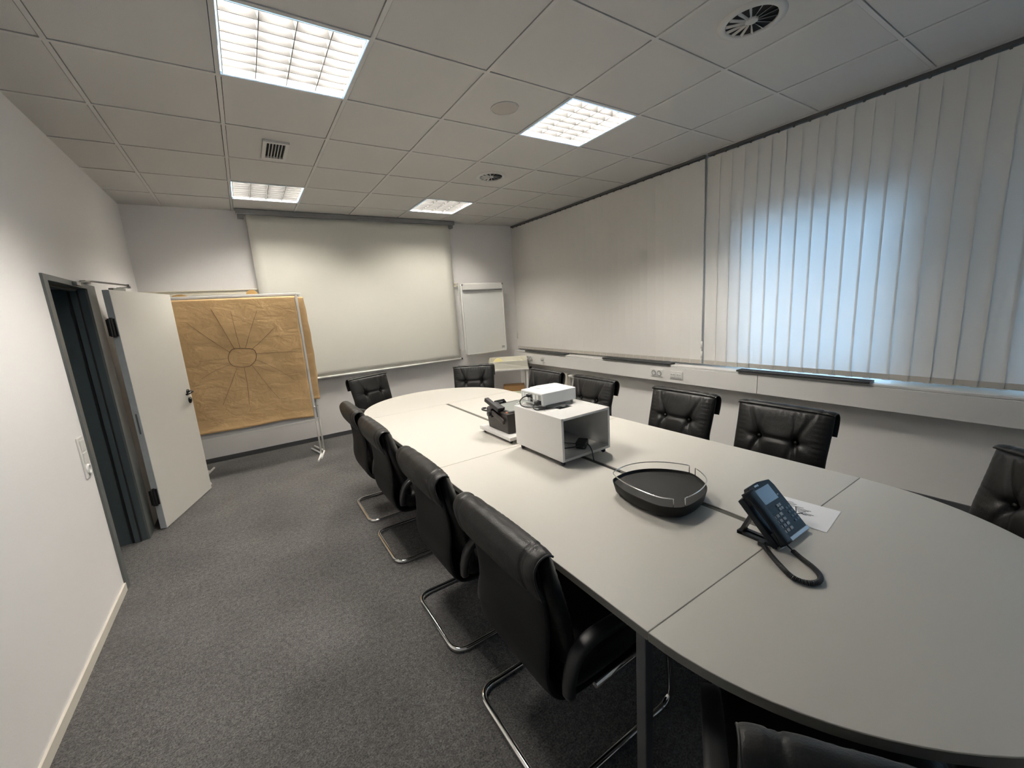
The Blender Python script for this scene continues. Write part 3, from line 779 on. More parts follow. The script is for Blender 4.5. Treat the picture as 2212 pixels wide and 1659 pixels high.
# plug with a hanging lead in the corner
t = thing('power_plug', 'black plug with a hanging lead below the trunking in the far corner', 'plug', (4.36, 3.885, 0))
b = bm_new(); add_box(b, -0.016, 0.016, -0.018, 0.018, 0.556, 0.592); obj('plug_body', b, M['blackplastic'], t, bevel=0.005)
b = bm_new(); add_tube(b, smooth_path([(0, 0, 0.56), (0.0, 0.004, 0.45), (0.0, 0.03, 0.30), (0.01, 0.05, 0.1), (0.01, 0.06, 0.008)], 6), 0.004, 6); obj('lead', b, M['blackplastic'], t)
t2 = thing('floor_pipe', 'thin white upright pipe beside the black plug in the far corner', 'pipe', (4.375, 3.95, 0))
b = bm_new(); add_tube(b, [(0, 0, 0.0), (0, 0, 0.654)], 0.008, 10); obj('pipe', b, M['whitepaint'], t2)
b = bm_new(); add_lathe(b, [(0.008, 0.002), (0.020, 0.002), (0.020, 0.006), (0.009, 0.012)], 16); obj('floor_rosette', b, M['whitepaint'], t2)

# ---------------------------------------------------------------- conference table: four sections
TZ = 0.74; TT = 0.026
TXL, TXR, TXC = 1.268, 2.675, 1.9715
Y0, Y1, Y2 = -0.930, 0.467, 1.870
RR = (TXR-TXL)/2
def leg_sq(x, y): return box(x-0.016, x+0.016, y-0.016, y+0.016, 0.0, TZ-TT)
def table_rect(label, y0, y1):
    t = thing('table_section', label, 'table', (0, 0, 0), 0, 'conference table sections')
    e = 0.0016; g = 0.015
    for xa, xb in ((TXL, TXC-g), (TXC+g, TXR)):
        obj('tabletop', box(xa, xb, y0+e, y1-e, TZ-TT, TZ), M['lam'], t, bevel=0.0012)
    obj('cable_channel', box(TXC-g, TXC+g, y0+e, y1-e, TZ-TT, TZ-0.004), M['groove'], t)
    obj('shaded_edge_band', box(TXL-0.0018, TXL, y0+e, y1-e, TZ-TT+0.001, TZ-0.001), M['edge'], t)
    obj('shaded_edge_band', box(TXR, TXR+0.0018, y0+e, y1-e, TZ-TT+0.001, TZ-0.001), M['edge'], t)
    for y in (y0+0.030, y1-0.030):
        for x in ((TXL+0.022, TXR-0.022) if abs(y-Y0) < 0.05 else (TXC-0.24, TXC+0.24)): obj('leg', leg_sq(x, y), M['tleg'], t, bevel=0.003)
    b = bm_new(); add_box(b, TXL+0.06, TXR-0.06, y0+0.02, y0+0.05, TZ-TT-0.05, TZ-TT); add_box(b, TXL+0.06, TXR-0.06, y1-0.05, y1-0.02, TZ-TT-0.05, TZ-TT)
    obj('under_frame', b, M['tleg'], t)
    return t
def table_round(label, yj, sgn, ext=0.0):
    t = thing('table_section', label, 'table', (0, 0, 0), 0, 'conference table sections')
    pts = [(TXR, yj+sgn*0.0016)]
    for k in range(0, 49):
        a = PI*k/48
        pts.append((TXC+RR*math.cos(a), yj+sgn*(ext+0.0016+RR*math.sin(a))))
    pts.append((TXL, yj+sgn*0.0016))
    if sgn < 0: pts = list(reversed(pts))
    cl = [pts[0]]
    for p in pts[1:]:
        if (p[0]-cl[-1][0])**2+(p[1]-cl[-1][1])**2 > 1e-10: cl.append(p)
    b = bm_new(); add_prism(b, cl, TZ-TT, TZ); obj('tabletop', b, M['lam'], t, bevel=0.0012)
    b = bm_new(); n = len(cl)
    arc = cl if sgn > 0 else cl
    inner = []; outer = []
    for (x, y) in arc:
        if abs(y-(yj+sgn*0.0016)) < 1e-6: d = Vector((1 if x > TXC else -1, 0))
        else: d = Vector((x-TXC, y-(yj+sgn*ext))).normalized()
        outer.append((x+d.x*0.0018, y+d.y*0.0018)); inner.append((x, y))
    for z in (0,):
        lo = [b.verts.new((x, y, TZ-TT+0.001)) for x, y in outer]; hi = [b.verts.new((x, y, TZ-0.001)) for x, y in outer]
        li = [b.verts.new((x, y, TZ-TT+0.001)) for x, y in inner]; hi2 = [b.verts.new((x, y, TZ-0.001)) for x, y in inner]
        for i in range(n-1):
            b.faces.new([lo[i], lo[i+1], hi[i+1], hi[i]]); b.faces.new([hi[i], hi[i+1], hi2[i+1], hi2[i]]); b.faces.new([li[i], li[i+1], lo[i+1], lo[i]])
    obj('shaded_edge_band', b, M['edge'], t)
    for x, dy in (((TXC-0.41, 0.040), (TXC+0.41, 0.040), (TXC, 0.46)) if sgn < 0 else ((TXC-0.22, 0.10), (TXC+0.22, 0.10))):
        b = bm_new(); add_lathe(b, [(0, 0), (0.034, 0.0), (0.032, 0.015), (0.032, TZ-TT), (0, TZ-TT)], 24, xf=Matrix.Translation((x, yj+sgn*dy, 0)))
        obj('leg', b, M['tleg'], t)
    return t
table_round('half-round grey-white table end nearest the viewer', Y0, -1)
table_rect('rectangular table section under the white cart, black tray and phone', Y0, Y1)
table_rect('rectangular table section beyond the cart, under the overhead projector', Y1, Y2)
table_round('half-round table end near the projection screen', Y2, 1, 0.06)

# ---------------------------------------------------------------- chairs
def crease(px, pz, ax, az, bx, bz, w, d, fall=0.0):
    vx, vz = bx-ax, bz-az; L = math.hypot(vx, vz)
    s = ((px-ax)*vx+(pz-az)*vz)/(L*L)
    s2 = max(0, min(1, s))
    dx, dz = px-(ax+vx*s2), pz-(az+vz*s2)
    return d*(1-0.75*s2)*math.exp(-((dx*dx+dz*dz)/(w*w)))

def spline1(pts, n=8): return smooth_path([(p[0], 0, p[1]) for p in pts], n)

def slab(bm, mid, halfw, thick, puff=None, nv=28, pw=5.0, front_only=False):
    """closed padded slab: mid = list of Vector (x,0,z); halfw(s), thick(s) half thickness; puff(y,s) extra on the front side"""
    n = len(mid); T = []
    for i in range(n):
        d = mid[min(i+1, n-1)]-mid[max(i-1, 0)]; d.normalize(); T.append(Vector((-d.z, 0, d.x)))   # normal
    def e(v): return max(0.0, 1-abs(v)**pw)**0.5
    F = []; R = []
    for i in range(n):
        s = i/(n-1); w = halfw(s); th = thick(s)*max(0.06, (1-abs(2*s-1)**14))**0.5
        fr = []; rr = []
        for j in range(nv+1):
            v = -1+2*j/nv; v = math.copysign(1-(1-abs(v))**1.35, v)
            k = e(v); y = v*w
            pf = (puff(y, s) if puff else 0)*k*min(1, (1-abs(2*s-1)**14)*3)
            fr.append(bm.verts.new(mid[i]+T[i]*(th*k+pf)+Vector((0, y, 0))))
            rr.append(bm.verts.new(mid[i]-T[i]*(th*k)+Vector((0, y, 0))) if 0 < j < nv else fr[-1])
        F.append(fr); R.append(rr)
    for i in range(n-1):
        for j in range(nv):
            q = bm.faces.new([F[i][j], F[i][j+1], F[i+1][j+1], F[i+1][j]]); q.smooth = True
            vs = [R[i][j], R[i+1][j], R[i+1][j+1], R[i][j+1]]
            u = []
            for v_ in vs:
                if v_ not in u: u.append(v_)
            if len(u) >= 3:
                q = bm.faces.new(u); q.smooth = True
    for i in (0, n-1):
        for j in range(nv):
            vs = [F[i][j], F[i][j+1], R[i][j+1], R[i][j]]; u = []
            for v_ in vs:
                if v_ not in u: u.append(v_)
            if len(u) >= 3:
                q = bm.faces.new(u); q.smooth = True
    return F

def make_chair(label):
    # local: faces +x, origin on the floor below the rear sled bar
    t = thing('conference_chair', label, 'chair', (0, 0, 0), 0, 'black leather chairs around the table')
    # outer shell: back and underside in one S-curve
    mid = spline1([(0.005, 0.862), (0.018, 0.80), (0.034, 0.72), (0.044, 0.64), (0.043, 0.56), (0.035, 0.49), (0.036, 0.43), (0.056, 0.365), (0.11, 0.330), (0.26, 0.326), (0.42, 0.340), (0.53, 0.355)], 5)
    b = bm_new(); slab(b, mid, lambda s: 0.232-0.012*math.sin(PI*s), lambda s: 0.012, nv=16, pw=8)
    obj('seat_shell', b, M['shell'], t)
    # back cushion with two buttons
    mid = spline1([(0.030, 0.880), (0.046, 0.80), (0.066, 0.72), (0.088, 0.64), (0.104, 0.56), (0.116, 0.49), (0.128, 0.44)], 8)
    zb = 0.705; B = ((-0.098, zb), (0.098, zb))
    def puff(y, s):
        z = 0.868+(0.44-0.868)*s
        d = 0.014*math.cos(y/0.26*PI/2)**0.5 if abs(y) < 0.26 else 0
        for (by, bz) in B:
            sg = -1 if by < 0 else 1
            r2 = (y-by)**2+(z-bz)**2
            d -= 0.018*math.exp(-r2/0.0010)
            for (ty, tz, dd, ww) in ((by+sg*0.075, 0.862, 0.016, 0.010), (by-sg*0.018, 0.855, 0.008, 0.008), (by+sg*0.14, bz+0.012, 0.007, 0.008), (by+sg*0.14, bz-0.020, 0.008, 0.007), (by+sg*0.13, bz-0.050, 0.006, 0.007),
                             (by+sg*0.055, 0.53, 0.016, 0.011), (by-sg*0.050, 0.54, 0.011, 0.009), (by+sg*0.008, 0.54, 0.009, 0.007)):
                d -= crease(y, z, by, bz, ty, tz, ww, dd)
        d -= 0.5*crease(y, z, B[0][0], zb, B[1][0], zb, 0.010, 0.016)+0.5*crease(y, z, B[1][0], zb, B[0][0], zb, 0.010, 0.016)
        # soft gathers below the top seam and at the sides
        d += 0.0016*math.sin(y*210)*math.exp(-((z-0.845)/0.018)**2)
        d += 0.0022*math.sin(z*260)*math.exp(-((abs(y)-0.215)/0.03)**2)
        return d
    b = bm_new(); slab(b, mid, lambda s: 0.256-0.008*min(1, s*2), lambda s: 0.026+0.012*math.sin(PI*min(1, s*1.2)), puff, nv=72, pw=7)
    c = obj('back_cushion', b, M['leather'], t)
    for by, bz in B:
        b = bm_new(); add_lathe(b, [(0, 0.005), (0.007, 0.004), (0.009, 0.0)], 12, xf=Matrix.Translation((0.098, by, bz)) @ Matrix.Rotation(PI/2, 4, 'Y'))
        obj('button', b, M['leather'], c)
    # flap folded over the top and down the rear
    mid = spline1([(0.046, 0.876), (0.036, 0.884), (0.018, 0.888), (-0.004, 0.880), (-0.020, 0.858), (-0.020, 0.825), (-0.010, 0.785), (0.002, 0.752)], 5)
    b = bm_new(); slab(b, list(reversed(mid)), lambda s: 0.257, lambda s: 0.010, lambda y, s: 0.003*math.cos(y*6)+0.0010*math.sin(y*70+3*s)*s*s-0.004*math.exp(-((abs(y)-0.200)/0.0045)**2)-0.003*math.exp(-((abs(y)-0.212)/0.004)**2), nv=90, pw=12)
    fl = obj('top_flap', b, M['leather'], t)
    for s in (-1, 1):
        b = bm_new(); add_tube(b, [(p.x, s*0.256, p.z) for p in mid], 0.0036, 6)
        obj('piping', b, M['piping'], fl)
    # seat cushion
    mid = spline1([(0.105, 0.408), (0.20, 0.402), (0.34, 0.405), (0.46, 0.417), (0.535, 0.414), (0.57, 0.392)], 6)
    def spuff(y, s):
        x = 0.105+0.465*s; d = 0.014
        for by in (-0.1, 0.1):
            d -= 0.014*math.exp(-((y-by)**2+(x-0.33)**2)/0.0016)
            for ty, tx in ((by*2.2, 0.5), (by*2.3, 0.33), (by*2.2, 0.16), (by*0.2, 0.5)): d -= crease(y, x, by, 0.33, ty, tx, 0.010, 0.010)
        return d
    b = bm_new(); slab(b, list(reversed(mid)), lambda s: 0.246, lambda s: 0.062, spuff, nv=36, pw=6)
    obj('seat_cushion', b, M['leather'], t)
    # padded loop armrests
    arm = smooth_path([(0.070, 0, 0.405), (0.074, 0, 0.455), (0.098, 0, 0.520), (0.150, 0, 0.552), (0.24, 0, 0.556), (0.35, 0, 0.546), (0.43, 0, 0.528), (0.472, 0, 0.485), (0.478, 0, 0.43), (0.470, 0, 0.385)], 6)
    for s in (-1, 1):
        b = bm_new(); n = len(arm)
        rings = []
        for i, p in enumerate(arm):
            d = (arm[min(i+1, n-1)]-arm[max(i-1, 0)]).normalized(); u = Vector((-d.z, 0, d.x))
            q = i/(n-1); ra = 0.026-0.006*abs(2*q-1)**2; rb = 0.016
            rings.append([b.verts.new(p+Vector((0, s*0.268+ra*math.copysign(abs(math.cos(a))**0.6, math.cos(a)), 0))+u*(rb*math.copysign(abs(math.sin(a))**0.6, math.sin(a)))) for a in [2*PI*k/14 for k in range(14)]])
        for A, B_ in zip(rings, rings[1:]):
            for k in range(14):
                f = b.faces.new([A[k], A[(k+1) % 14], B_[(k+1) % 14], B_[k]]); f.smooth = True
        b.faces.new(rings[0]); b.faces.new(list(reversed(rings[-1])))
        obj('armrest', b, M['arm'], t)
    # chrome cantilever sled
    b = bm_new(); r = 0.0125; w = 0.243
    half = [(0.20, w, 0.338), (0.575, w, 0.350), (0.600, w, r+0.001), (0.0, w, r+0.001)]
    full = half+[(x, -y, z) for x, y, z in reversed(half)]
    add_tube(b, round_corners(full, 0.075, 8), r, 12)
    obj('sled_frame', b, M['chrome'], t)
    return t

chairs = [
    # x, y, rot deg, label
    (1.110, -0.440, 0, 'black leather chair on the left side of the table, nearest the viewer, seen from behind'),
    (1.115, 0.272, 0, 'second black leather chair from the viewer on the left side of the table'),
    (1.115, 1.128, 0, 'third black leather chair from the viewer on the left side of the table'),
    (1.115, 1.785, 0, 'farthest black leather chair of the left row, mostly hidden by the next one'),
    (1.640, 3.400, -69, 'black leather chair at the far left curve of the table, in front of the screen'),
    (2.855, 2.985, -125, 'black leather chair at the far curve of the table, facing the viewer beside the trolley'),
    (3.150, 1.865, 180, 'black leather chair behind the white projector, farthest in the right row'),
    (3.140, 1.140, 180, 'black leather chair partly hidden by the white cart on the right side'),
    (3.155, 0.245, 180, 'black leather chair in the right row next after the white cart'),
    (3.150, -0.425, 180, 'black leather chair in the right row straight behind the desk phone'),
    (2.885, -1.478, 141, 'black leather chair cut off by the right edge of the photo'),
    (1.211, -1.474, 34, 'black leather chair at the rounded near end, only its top showing at the bottom edge'),
]
ch0 = None
for x, y, r, lab in chairs:
    if ch0 is None:
        ch0 = make_chair(lab); ch0.location = (x, y, 0); ch0.rotation_euler = (0, 0, math.radians(r))
    else: dup(ch0, (x, y, 0), math.radians(r), lab)

# ---------------------------------------------------------------- white cart with projector
t = thing('projector_cart', 'white open box cart on casters standing on the table under the projector', 'cart', (0, 0, TZ))
cx0, cx1, cy0, cy1, cz0, cz1 = 1.787, 2.128, 0.012, 0.440, 0.030, 0.262
p = 0.014
obj('side_panel', box(cx0, cx0+p, cy0, cy1, cz0, cz1), M['cart'], t, bevel=0.0015)
obj('side_panel', box(cx1-p, cx1, cy0, cy1, cz0, cz1), M['cart'], t, bevel=0.0015)
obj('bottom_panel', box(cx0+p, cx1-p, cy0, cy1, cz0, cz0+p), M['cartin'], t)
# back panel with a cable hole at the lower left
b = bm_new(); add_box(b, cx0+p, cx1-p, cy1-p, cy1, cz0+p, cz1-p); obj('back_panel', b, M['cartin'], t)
# top panel with a square cut-out
hx0, hx1, hy0, hy1 = 1.915, 2.010, 0.175, 0.240
b = bm_new()
add_box(b, cx0+p, hx0, cy0, cy1, cz1-p, cz1-0.002); add_box(b, hx1, cx1-p, cy0, cy1, cz1-p, cz1-0.002)
add_box(b, hx0, hx1, cy0, hy0, cz1-p, cz1-0.002); add_box(b, hx0, hx1, hy1, cy1, cz1-p, cz1-0.002)
obj('top_panel', b, M['cart'], t)
for x in (cx0+0.025, cx1-0.025):
    for y in (cy0+0.03, cy1-0.03):
        b = bm_new()
        add_lathe(b, [(0, 0.007), (0.011, 0.007), (0.0125, 0.004), (0.0125, -0.004), (0.011, -0.007), (0, -0.007)], 16, xf=Matrix.Translation((x, y, 0.0127)) @ Matrix.Rotation(PI/2, 4, 'Y'))
        add_box(b, x-0.004, x+0.004, y-0.004, y+0.004, 0.014, cz0)
        obj('caster', b, M['blackplastic'], t)
ctop = TZ+cz1
# projector
t = thing('projector', 'white video projector on top of the white cart', 'projector', (0, 0, ctop))
px0, px1, py0, py1 = 1.845, 2.095, 0.238, 0.452
b = bm_new()
prof = [(px0, py0+0.004), (px0+0.006, py0), (px1-0.006, py0), (px1, py0+0.006), (px1+0.012, py1-0.03), (px1+0.004, py1-0.008), (px0+0.13, py1+0.012), (px0+0.07, py1+0.004), (px0+0.062, py1-0.008), (px0, py1-0.006)]
add_prism(b, prof, 0.016, 0.086); body = obj('body', b, M['projwhite'], t, bevel=0.005, bseg=3)
b = bm_new(); add_box(b, px0-0.001, px0+0.0005, py0+0.012, py1-0.016, 0.024, 0.078); obj('port_panel', b, M['projgrey'], t)
b = bm_new()
for (ya, yb, za, zb) in ((0.405, 0.425, 0.030, 0.072), (0.372, 0.398, 0.030, 0.072), (0.268, 0.290, 0.048, 0.074), (0.300, 0.322, 0.046, 0.074)):
    add_box(b, px0-0.004, px0-0.001, ya, yb, za, zb)
obj('port_rib', b, M['projwhite'], t)
b = bm_new(); add_box(b, px0-0.004, px0-0.001, 0.250, 0.282, 0.022, 0.046); add_box(b, px0-0.003, px0-0.001, 0.330, 0.350, 0.030, 0.040); add_box(b, px0-0.003, px0-0.001, 0.330, 0.350, 0.048, 0.056); obj('socket', b, M['blackplastic'], t)
b = bm_new(); add_box(b, px0-0.030, px0-0.004, 0.252, 0.280, 0.024, 0.044); obj('power_plug', b, M['blackplastic'], t, bevel=0.004)
b = bm_new(); add_box(b, px0-0.024, px0-0.001, 0.336, 0.362, 0.056, 0.074); obj('video_plug', b, M['blackplastic'], t, bevel=0.003)
b = bm_new(); add_tube(b, smooth_path([(px0-0.024, 0.349, 0.066), (px0-0.045, 0.365, 0.055), (px0-0.052, 0.385, 0.030), (px0-0.046, 0.37, 0.006), (px0-0.02, 0.31, 0.004), (px0+0.02, 0.24, 0.004), (px0+0.05, 0.21, 0.004), (px0+0.075, 0.20, 0.003)], 6), 0.0032, 8)
obj('video_cable', b, M['blackplastic'], t)
b = bm_new(); add_tube(b, smooth_path([(px0-0.028, 0.266, 0.034), (px0-0.05, 0.262, 0.018), (px0-0.04, 0.245, 0.004), (px0+0.01, 0.222, 0.003), (px0+0.09, 0.205, 0.003), (px0+0.13, 0.208, -0.012)], 6), 0.0028, 8)
obj('power_cable', b, M['blackplastic'], t)
b = bm_new()
for (x, y) in ((px0+0.03, py0+0.025), (px1-0.02, py0+0.02), (px0+0.05, py1-0.03), (px1-0.02, py1-0.04)): add_lathe(b, [(0, 0), (0.008, 0), (0.007, 0.016), (0, 0.016)], 12, xf=Matrix.Translation((x, y, 0)))
obj('foot', b, M['projgrey'], t)
# top markings: indicator strip, lettering-like logo strip and faint button marks
b = bm_new(); add_box(b, px0+0.075, px0+0.088, py0+0.130, py0+0.175, 0.0855, 0.0866); obj('focus_slot', b, M['projgrey'], t)
b = bm_new()
for k in range(5): add_box(b, px0+0.104+k*0.0085, px0+0.110+k*0.0085, py0+0.108, py0+0.112+0.003*(k % 2), 0.0858, 0.0864)
for k in range(4): add_box(b, px0+0.118+k*0.011, px0+0.123+k*0.011, py0+0.070, py0+0.074, 0.0858, 0.0863)
for k in range(3): add_box(b, px0+0.190+k*0.012, px0+0.195+k*0.012, py0+0.085, py0+0.089, 0.0858, 0.0863)
obj('top_print', b, M['projgrey'], t)
# power supply in the cart
t = thing('power_adapter', 'black power adapter block lying inside the open white cart', 'power adapter', (0, 0, TZ+cz0+p))
xa = Matrix.Translation((1.985, 0.085, 0.0)) @ Matrix.Rotation(0.55, 4, 'Z')
b = bm_new(); add_box(b, -0.030, 0.036, -0.028, 0.028, 0.006, 0.044, 0, xa @ Matrix.Rotation(-0.12, 4, 'Y')); obj('block', b, M['blackplastic'], t, bevel=0.006, bseg=3)
b = bm_new()
add_tube(b, smooth_path([xa @ Vector((-0.028, 0.004, 0.024)), (1.93, 0.09, 0.016), (1.87, 0.15, 0.006), (1.82, 0.25, 0.004)], 6), 0.0032, 8)
add_tube(b, smooth_path([xa @ Vector((-0.028, 0.010, 0.030)), (1.92, 0.12, 0.034), (1.86, 0.16, 0.040), (1.815, 0.20, 0.030), (1.812, 0.26, 0.006)], 6), 0.0026, 8)
obj('input_lead', b, M['blackplastic'], t)
b = bm_new(); add_tube(b, smooth_path([xa @ Vector((0.02, -0.027, 0.018)), (2.00, 0.035, 0.012), (1.985, 0.004, -0.005), (1.972, -0.02, -0.040), (1.970, -0.06, -0.0425), (1.9715, -0.14, -0.045), (1.9715, -0.20, -0.0455)], 6), 0.0028, 8)
obj('output_lead', b, M['blackplastic'], t)

# ---------------------------------------------------------------- portable overhead projector on a dolly
t = thing('dolly_board', 'low white dolly board under the overhead projector on the table', 'dolly', (0, 0, TZ))
obj('deck', box(1.783, 2.125, 0.505, 0.892, 0.022, 0.044), M['cart'], t, bevel=0.002)
for x in (1.81, 2.10):
    for y in (0.535, 0.862):
        b = bm_new(); add_lathe(b, [(0, 0.006), (0.009, 0.006), (0.0105, 0.003), (0.0105, -0.003), (0.009, -0.006), (0, -0.006)], 14, xf=Matrix.Translation((x, y, 0.0107)) @ Matrix.Rotation(PI/2, 4, 'Y'))
        add_box(b, x-0.003, x+0.003, y-0.003, y+0.003, 0.012, 0.022)
        obj('caster', b, M['blackplastic'], t)
t = thing('overhead_projector', 'black portable overhead projector with folded arm on the low white dolly', 'overhead projector', (0, 0, TZ+0.044))
ox0, ox1, oy0, oy1, oz = 1.818, 2.112, 0.575, 0.872, 0.130
b = bm_new()
pr = [(ox0+0.004, oy0), (ox1, oy0), (ox1, oy1-0.03), (ox1-0.03, oy1), (ox0+0.03, oy1), (ox0, oy1-0.03), (ox0, oy0+0.006)]
a_, b_ = add_prism(b, pr, 0.0, oz)
for v in a_:
    if v.co.y > oy1-0.04: v.co.y -= 0.025
obj('case', b, M['brownplastic'], t, bevel=0.006, bseg=3)
b = bm_new(); add_box(b, ox0+0.022, ox1-0.012, oy0+0.012, oy1-0.035, oz, oz+0.006); obj('stage_frame', b, M['blackplastic'], t, bevel=0.002)
obj('stage_glass', box(ox0+0.040, ox1-0.026, oy0+0.028, oy1-0.052, oz+0.004, oz+0.0072), M['ohpglass'], t)
b = bm_new()
for (x, y) in ((2.00, 0.735), (2.03, 0.755), (2.005, 0.70), (2.04, 0.715)): add_lathe(b, [(0, 0.0005), (0.007, 0.0)], 10, xf=Matrix.Translation((x, y, oz+0.0076)))
obj('stage_glint', b, M['whiteplastic'], t)  # white discs painted on the stage glass as glints of the lamps
# carrying handle plate standing up at the rear edge, with a slot
b = bm_new(); y = oy1-0.012
add_prism(b, [(1.875, oz-0.004), (1.995, oz-0.004), (1.972, oz+0.030), (1.895, oz+0.030)], 0, 0.008, xf=Matrix.Translation((0, y, 0)) @ Matrix.Rotation(PI/2, 4, 'X')); obj('carry_handle', b, M['blackplastic'], t, bevel=0.002)
b = bm_new(); add_box(b, 1.91, 1.957, y-0.0095, y-0.008, oz+0.010, oz+0.018); obj('handle_slot', b, M['projgrey'], t)
# folded column arm: hinge block at the left edge, head bar sloping up, lower arm along the side
def bar(bm, p0, p1, w, h):
    p0, p1 = Vector(p0), Vector(p1); d = (p1-p0); L = d.length; d.normalize()
    s = d.cross(Vector((0, 0, 1))).normalized(); u = s.cross(d).normalized()
    m_ = Matrix(((d.x, s.x, u.x, p0.x), (d.y, s.y, u.y, p0.y), (d.z, s.z, u.z, p0.z), (0, 0, 0, 1)))
    add_box(bm, 0, L, -w/2, w/2, -h/2, h/2, 0, m_)
b = bm_new(); bar(b, (1.812, 0.655, oz+0.016), (1.800, 0.80, oz+0.066), 0.030, 0.026); obj('head_bar', b, M['blackplastic'], t, bevel=0.003)
b = bm_new(); bar(b, (1.834, 0.665, oz+0.010), (1.825, 0.755, oz+0.036), 0.052, 0.032); obj('head_block', b, M['blackplastic'], t, bevel=0.004)
b = bm_new(); bar(b, (1.806, 0.745, oz-0.012), (1.806, 0.598, oz-0.055), 0.018, 0.030); obj('side_arm', b, M['brownplastic'], t, bevel=0.006)
b = bm_new(); add_box(b, 1.792, 1.818, 0.735, 0.775, oz-0.045, oz+0.012)
add_lathe(b, [(0, 0.018), (0.016, 0.017), (0.018, 0.010), (0.018, 0)], 18, xf=Matrix.Translation((1.794, 0.752, oz-0.022)) @ Matrix.Rotation(-PI/2, 4, 'Y'))
obj('hinge_knob', b, M['blackplastic'], t, bevel=0.002)
b = bm_new(); add_tube(b, smooth_path([(1.80, 0.765, oz-0.01), (1.785, 0.83, oz-0.008), (1.80, 0.858, oz-0.006), (1.822, 0.85, oz-0.006)], 6), 0.0065, 8); obj('side_loop', b, M['blackplastic'], t)
b = bm_new(); add_box(b, ox0+0.0015, ox0+0.0035, 0.778, 0.790, 0.02, 0.075); obj('strap', b, M['blackplastic'], t)
b = bm_new(); add_box(b, ox0+0.012, ox0+0.022, 0.600, 0.616, oz-0.002, oz+0.005); obj('orange_switch', b, mat('orange_switch', (0.75, 0.30, 0.16), 0.5), t)

# ---------------------------------------------------------------- black serving tray
t = thing('serving_tray', 'black rounded-triangle tray with a thin wire rail on the table', 'tray', (0, 0, TZ))
out = [(1.793, -0.330), (1.875, -0.322), (1.955, -0.345), (2.022, -0.398), (2.066, -0.470), (2.074, -0.528), (2.030, -0.607), (1.976, -0.650), (1.880, -0.676), (1.785, -0.672), (1.740, -0.628), (1.726, -0.575), (1.728, -0.465), (1.748, -0.385), (1.764, -0.350)]
op = smooth_path([(x, y, 0) for x, y in out], 6, True); cen = Vector((1.895, -0.505, 0)); n = len(op)
b = bm_new()
def ringat(sc, z): return [b.verts.new(Vector((cen.x+(p.x-cen.x)*sc, cen.y+(p.y-cen.y)*sc, z))) for p in op]
lv = [(0.86, 0.012), (0.93, 0.014), (0.95, 0.018), (1.0, 0.056), (1.0, 0.061), (0.99, 0.062), (0.982, 0.058), (0.975, 0.050), (0.95, 0.049)]
rg = [ringat(s, z) for s, z in lv]
for A, Bq in zip(rg, rg[1:]):
    for k in range(n):
        f = b.faces.new([A[k], A[(k+1) % n], Bq[(k+1) % n], Bq[k]]); f.smooth = True
b.faces.new(list(reversed(rg[0]))); b.faces.new(rg[-1])
obj('dish', b, M['tray'], t)
b = bm_new(); add_lathe(b, [(0, 0), (0.125, 0), (0.125, 0.006), (0.05, 0.012), (0, 0.012)], 40, xf=Matrix.Translation((1.9, -0.505, 0))); obj('turntable_foot', b, M['blackplastic'], t)
# two rail halves: long one round the left corner and a short one round the right corner
def rail(idx):
    pts = [Vector((cen.x+(p.x-cen.x)*0.985, cen.y+(p.y-cen.y)*0.985, 0.094)) for p in idx]
    a, c = pts[0].copy(), pts[-1].copy(); a.z = c.z = 0.058
    full = [a]+pts+[c]
    return full
def near(x, y): return min(range(n), key=lambda k: (op[k].x-x)**2+(op[k].y-y)**2)
ka, kb, kc, kd = near(1.758, -0.655), near(2.072, -0.512), near(2.068, -0.545), near(1.800, -0.674)
def seg(a, c):
    # the outline runs clockwise seen from above: left tip -> back -> right corner -> front
    return [op[k % n] for k in range(a, (c if c >= a else c+n)+1)]
for a, c in ((ka, kb), (kc, kd)):
    b = bm_new(); pts = rail(seg(a, c))
    add_tube(b, pts, 0.0021, 8); obj('wire_rail', b, M['chrome'], t)

# ---------------------------------------------------------------- telephone, cord, paper
t = thing('desk_phone', 'black desk telephone propped on its stand on the table', 'telephone', (1.952, -0.970, TZ))
# face plane: bottom edge at y=0,z=0.008 ; top edge at y=0.108,z=0.165 ; local x across
tilt = math.radians(46)
FX = Matrix.Rotation(tilt, 4, 'X')      # local y up the face, z out of the face (towards -y/up)
FX = Matrix.Translation((0, 0, 0.019)) @ FX
b = bm_new(); FH = 0.190
add_prism(b, [(-0.100, 0.0), (0.105, 0.0), (0.105, FH-0.030), (0.098, FH-0.006), (0.030, FH+0.004), (-0.035, FH+0.002), (-0.050, FH-0.014), (-0.100, FH-0.020)], -0.022, 0.0, xf=FX)
obj('body', b, M['phone'], t, bevel=0.003)
b = bm_new(); add_box(b, -0.028, 0.072, 0.118, 0.172, 0.0, 0.0015, 0, FX); obj('display', b, M['lcd'], t)
b = bm_new(); add_box(b, -0.004, 0.012, 0.181, 0.187, 0.0, 0.001, 0, FX); add_box(b, 0.014, 0.020, 0.180, 0.187, 0.0, 0.001, 0, FX); obj('maker_mark', b, M['silver'], t)
b = bm_new(); add_box(b, 0.078, 0.083, 0.126, 0.130, 0.0, 0.0015, 0, FX); obj('indicator_lamp', b, M['whiteplastic'], t)
for r_ in range(4):
    for c_ in range(3):
        b = bm_new(); x = -0.022+c_*0.0225; y = 0.072-r_*0.0165
        add_box(b, x-0.0082, x+0.0082, y-0.0052, y+0.0052, 0.0, 0.0028, 0, FX)
        if c_ < 3: obj('key', b, M['key'], t, bevel=0.001)
b = bm_new()
for k in range(4):
    a = PI/4+k*PI/2; x, y = 0.022+0.010*math.cos(a)+0.022, 0.092+0.009*math.sin(a)
    add_box(b, x-0.0055, x+0.0055, y-0.0045, y+0.0045, 0.0, 0.0024, 0, FX)
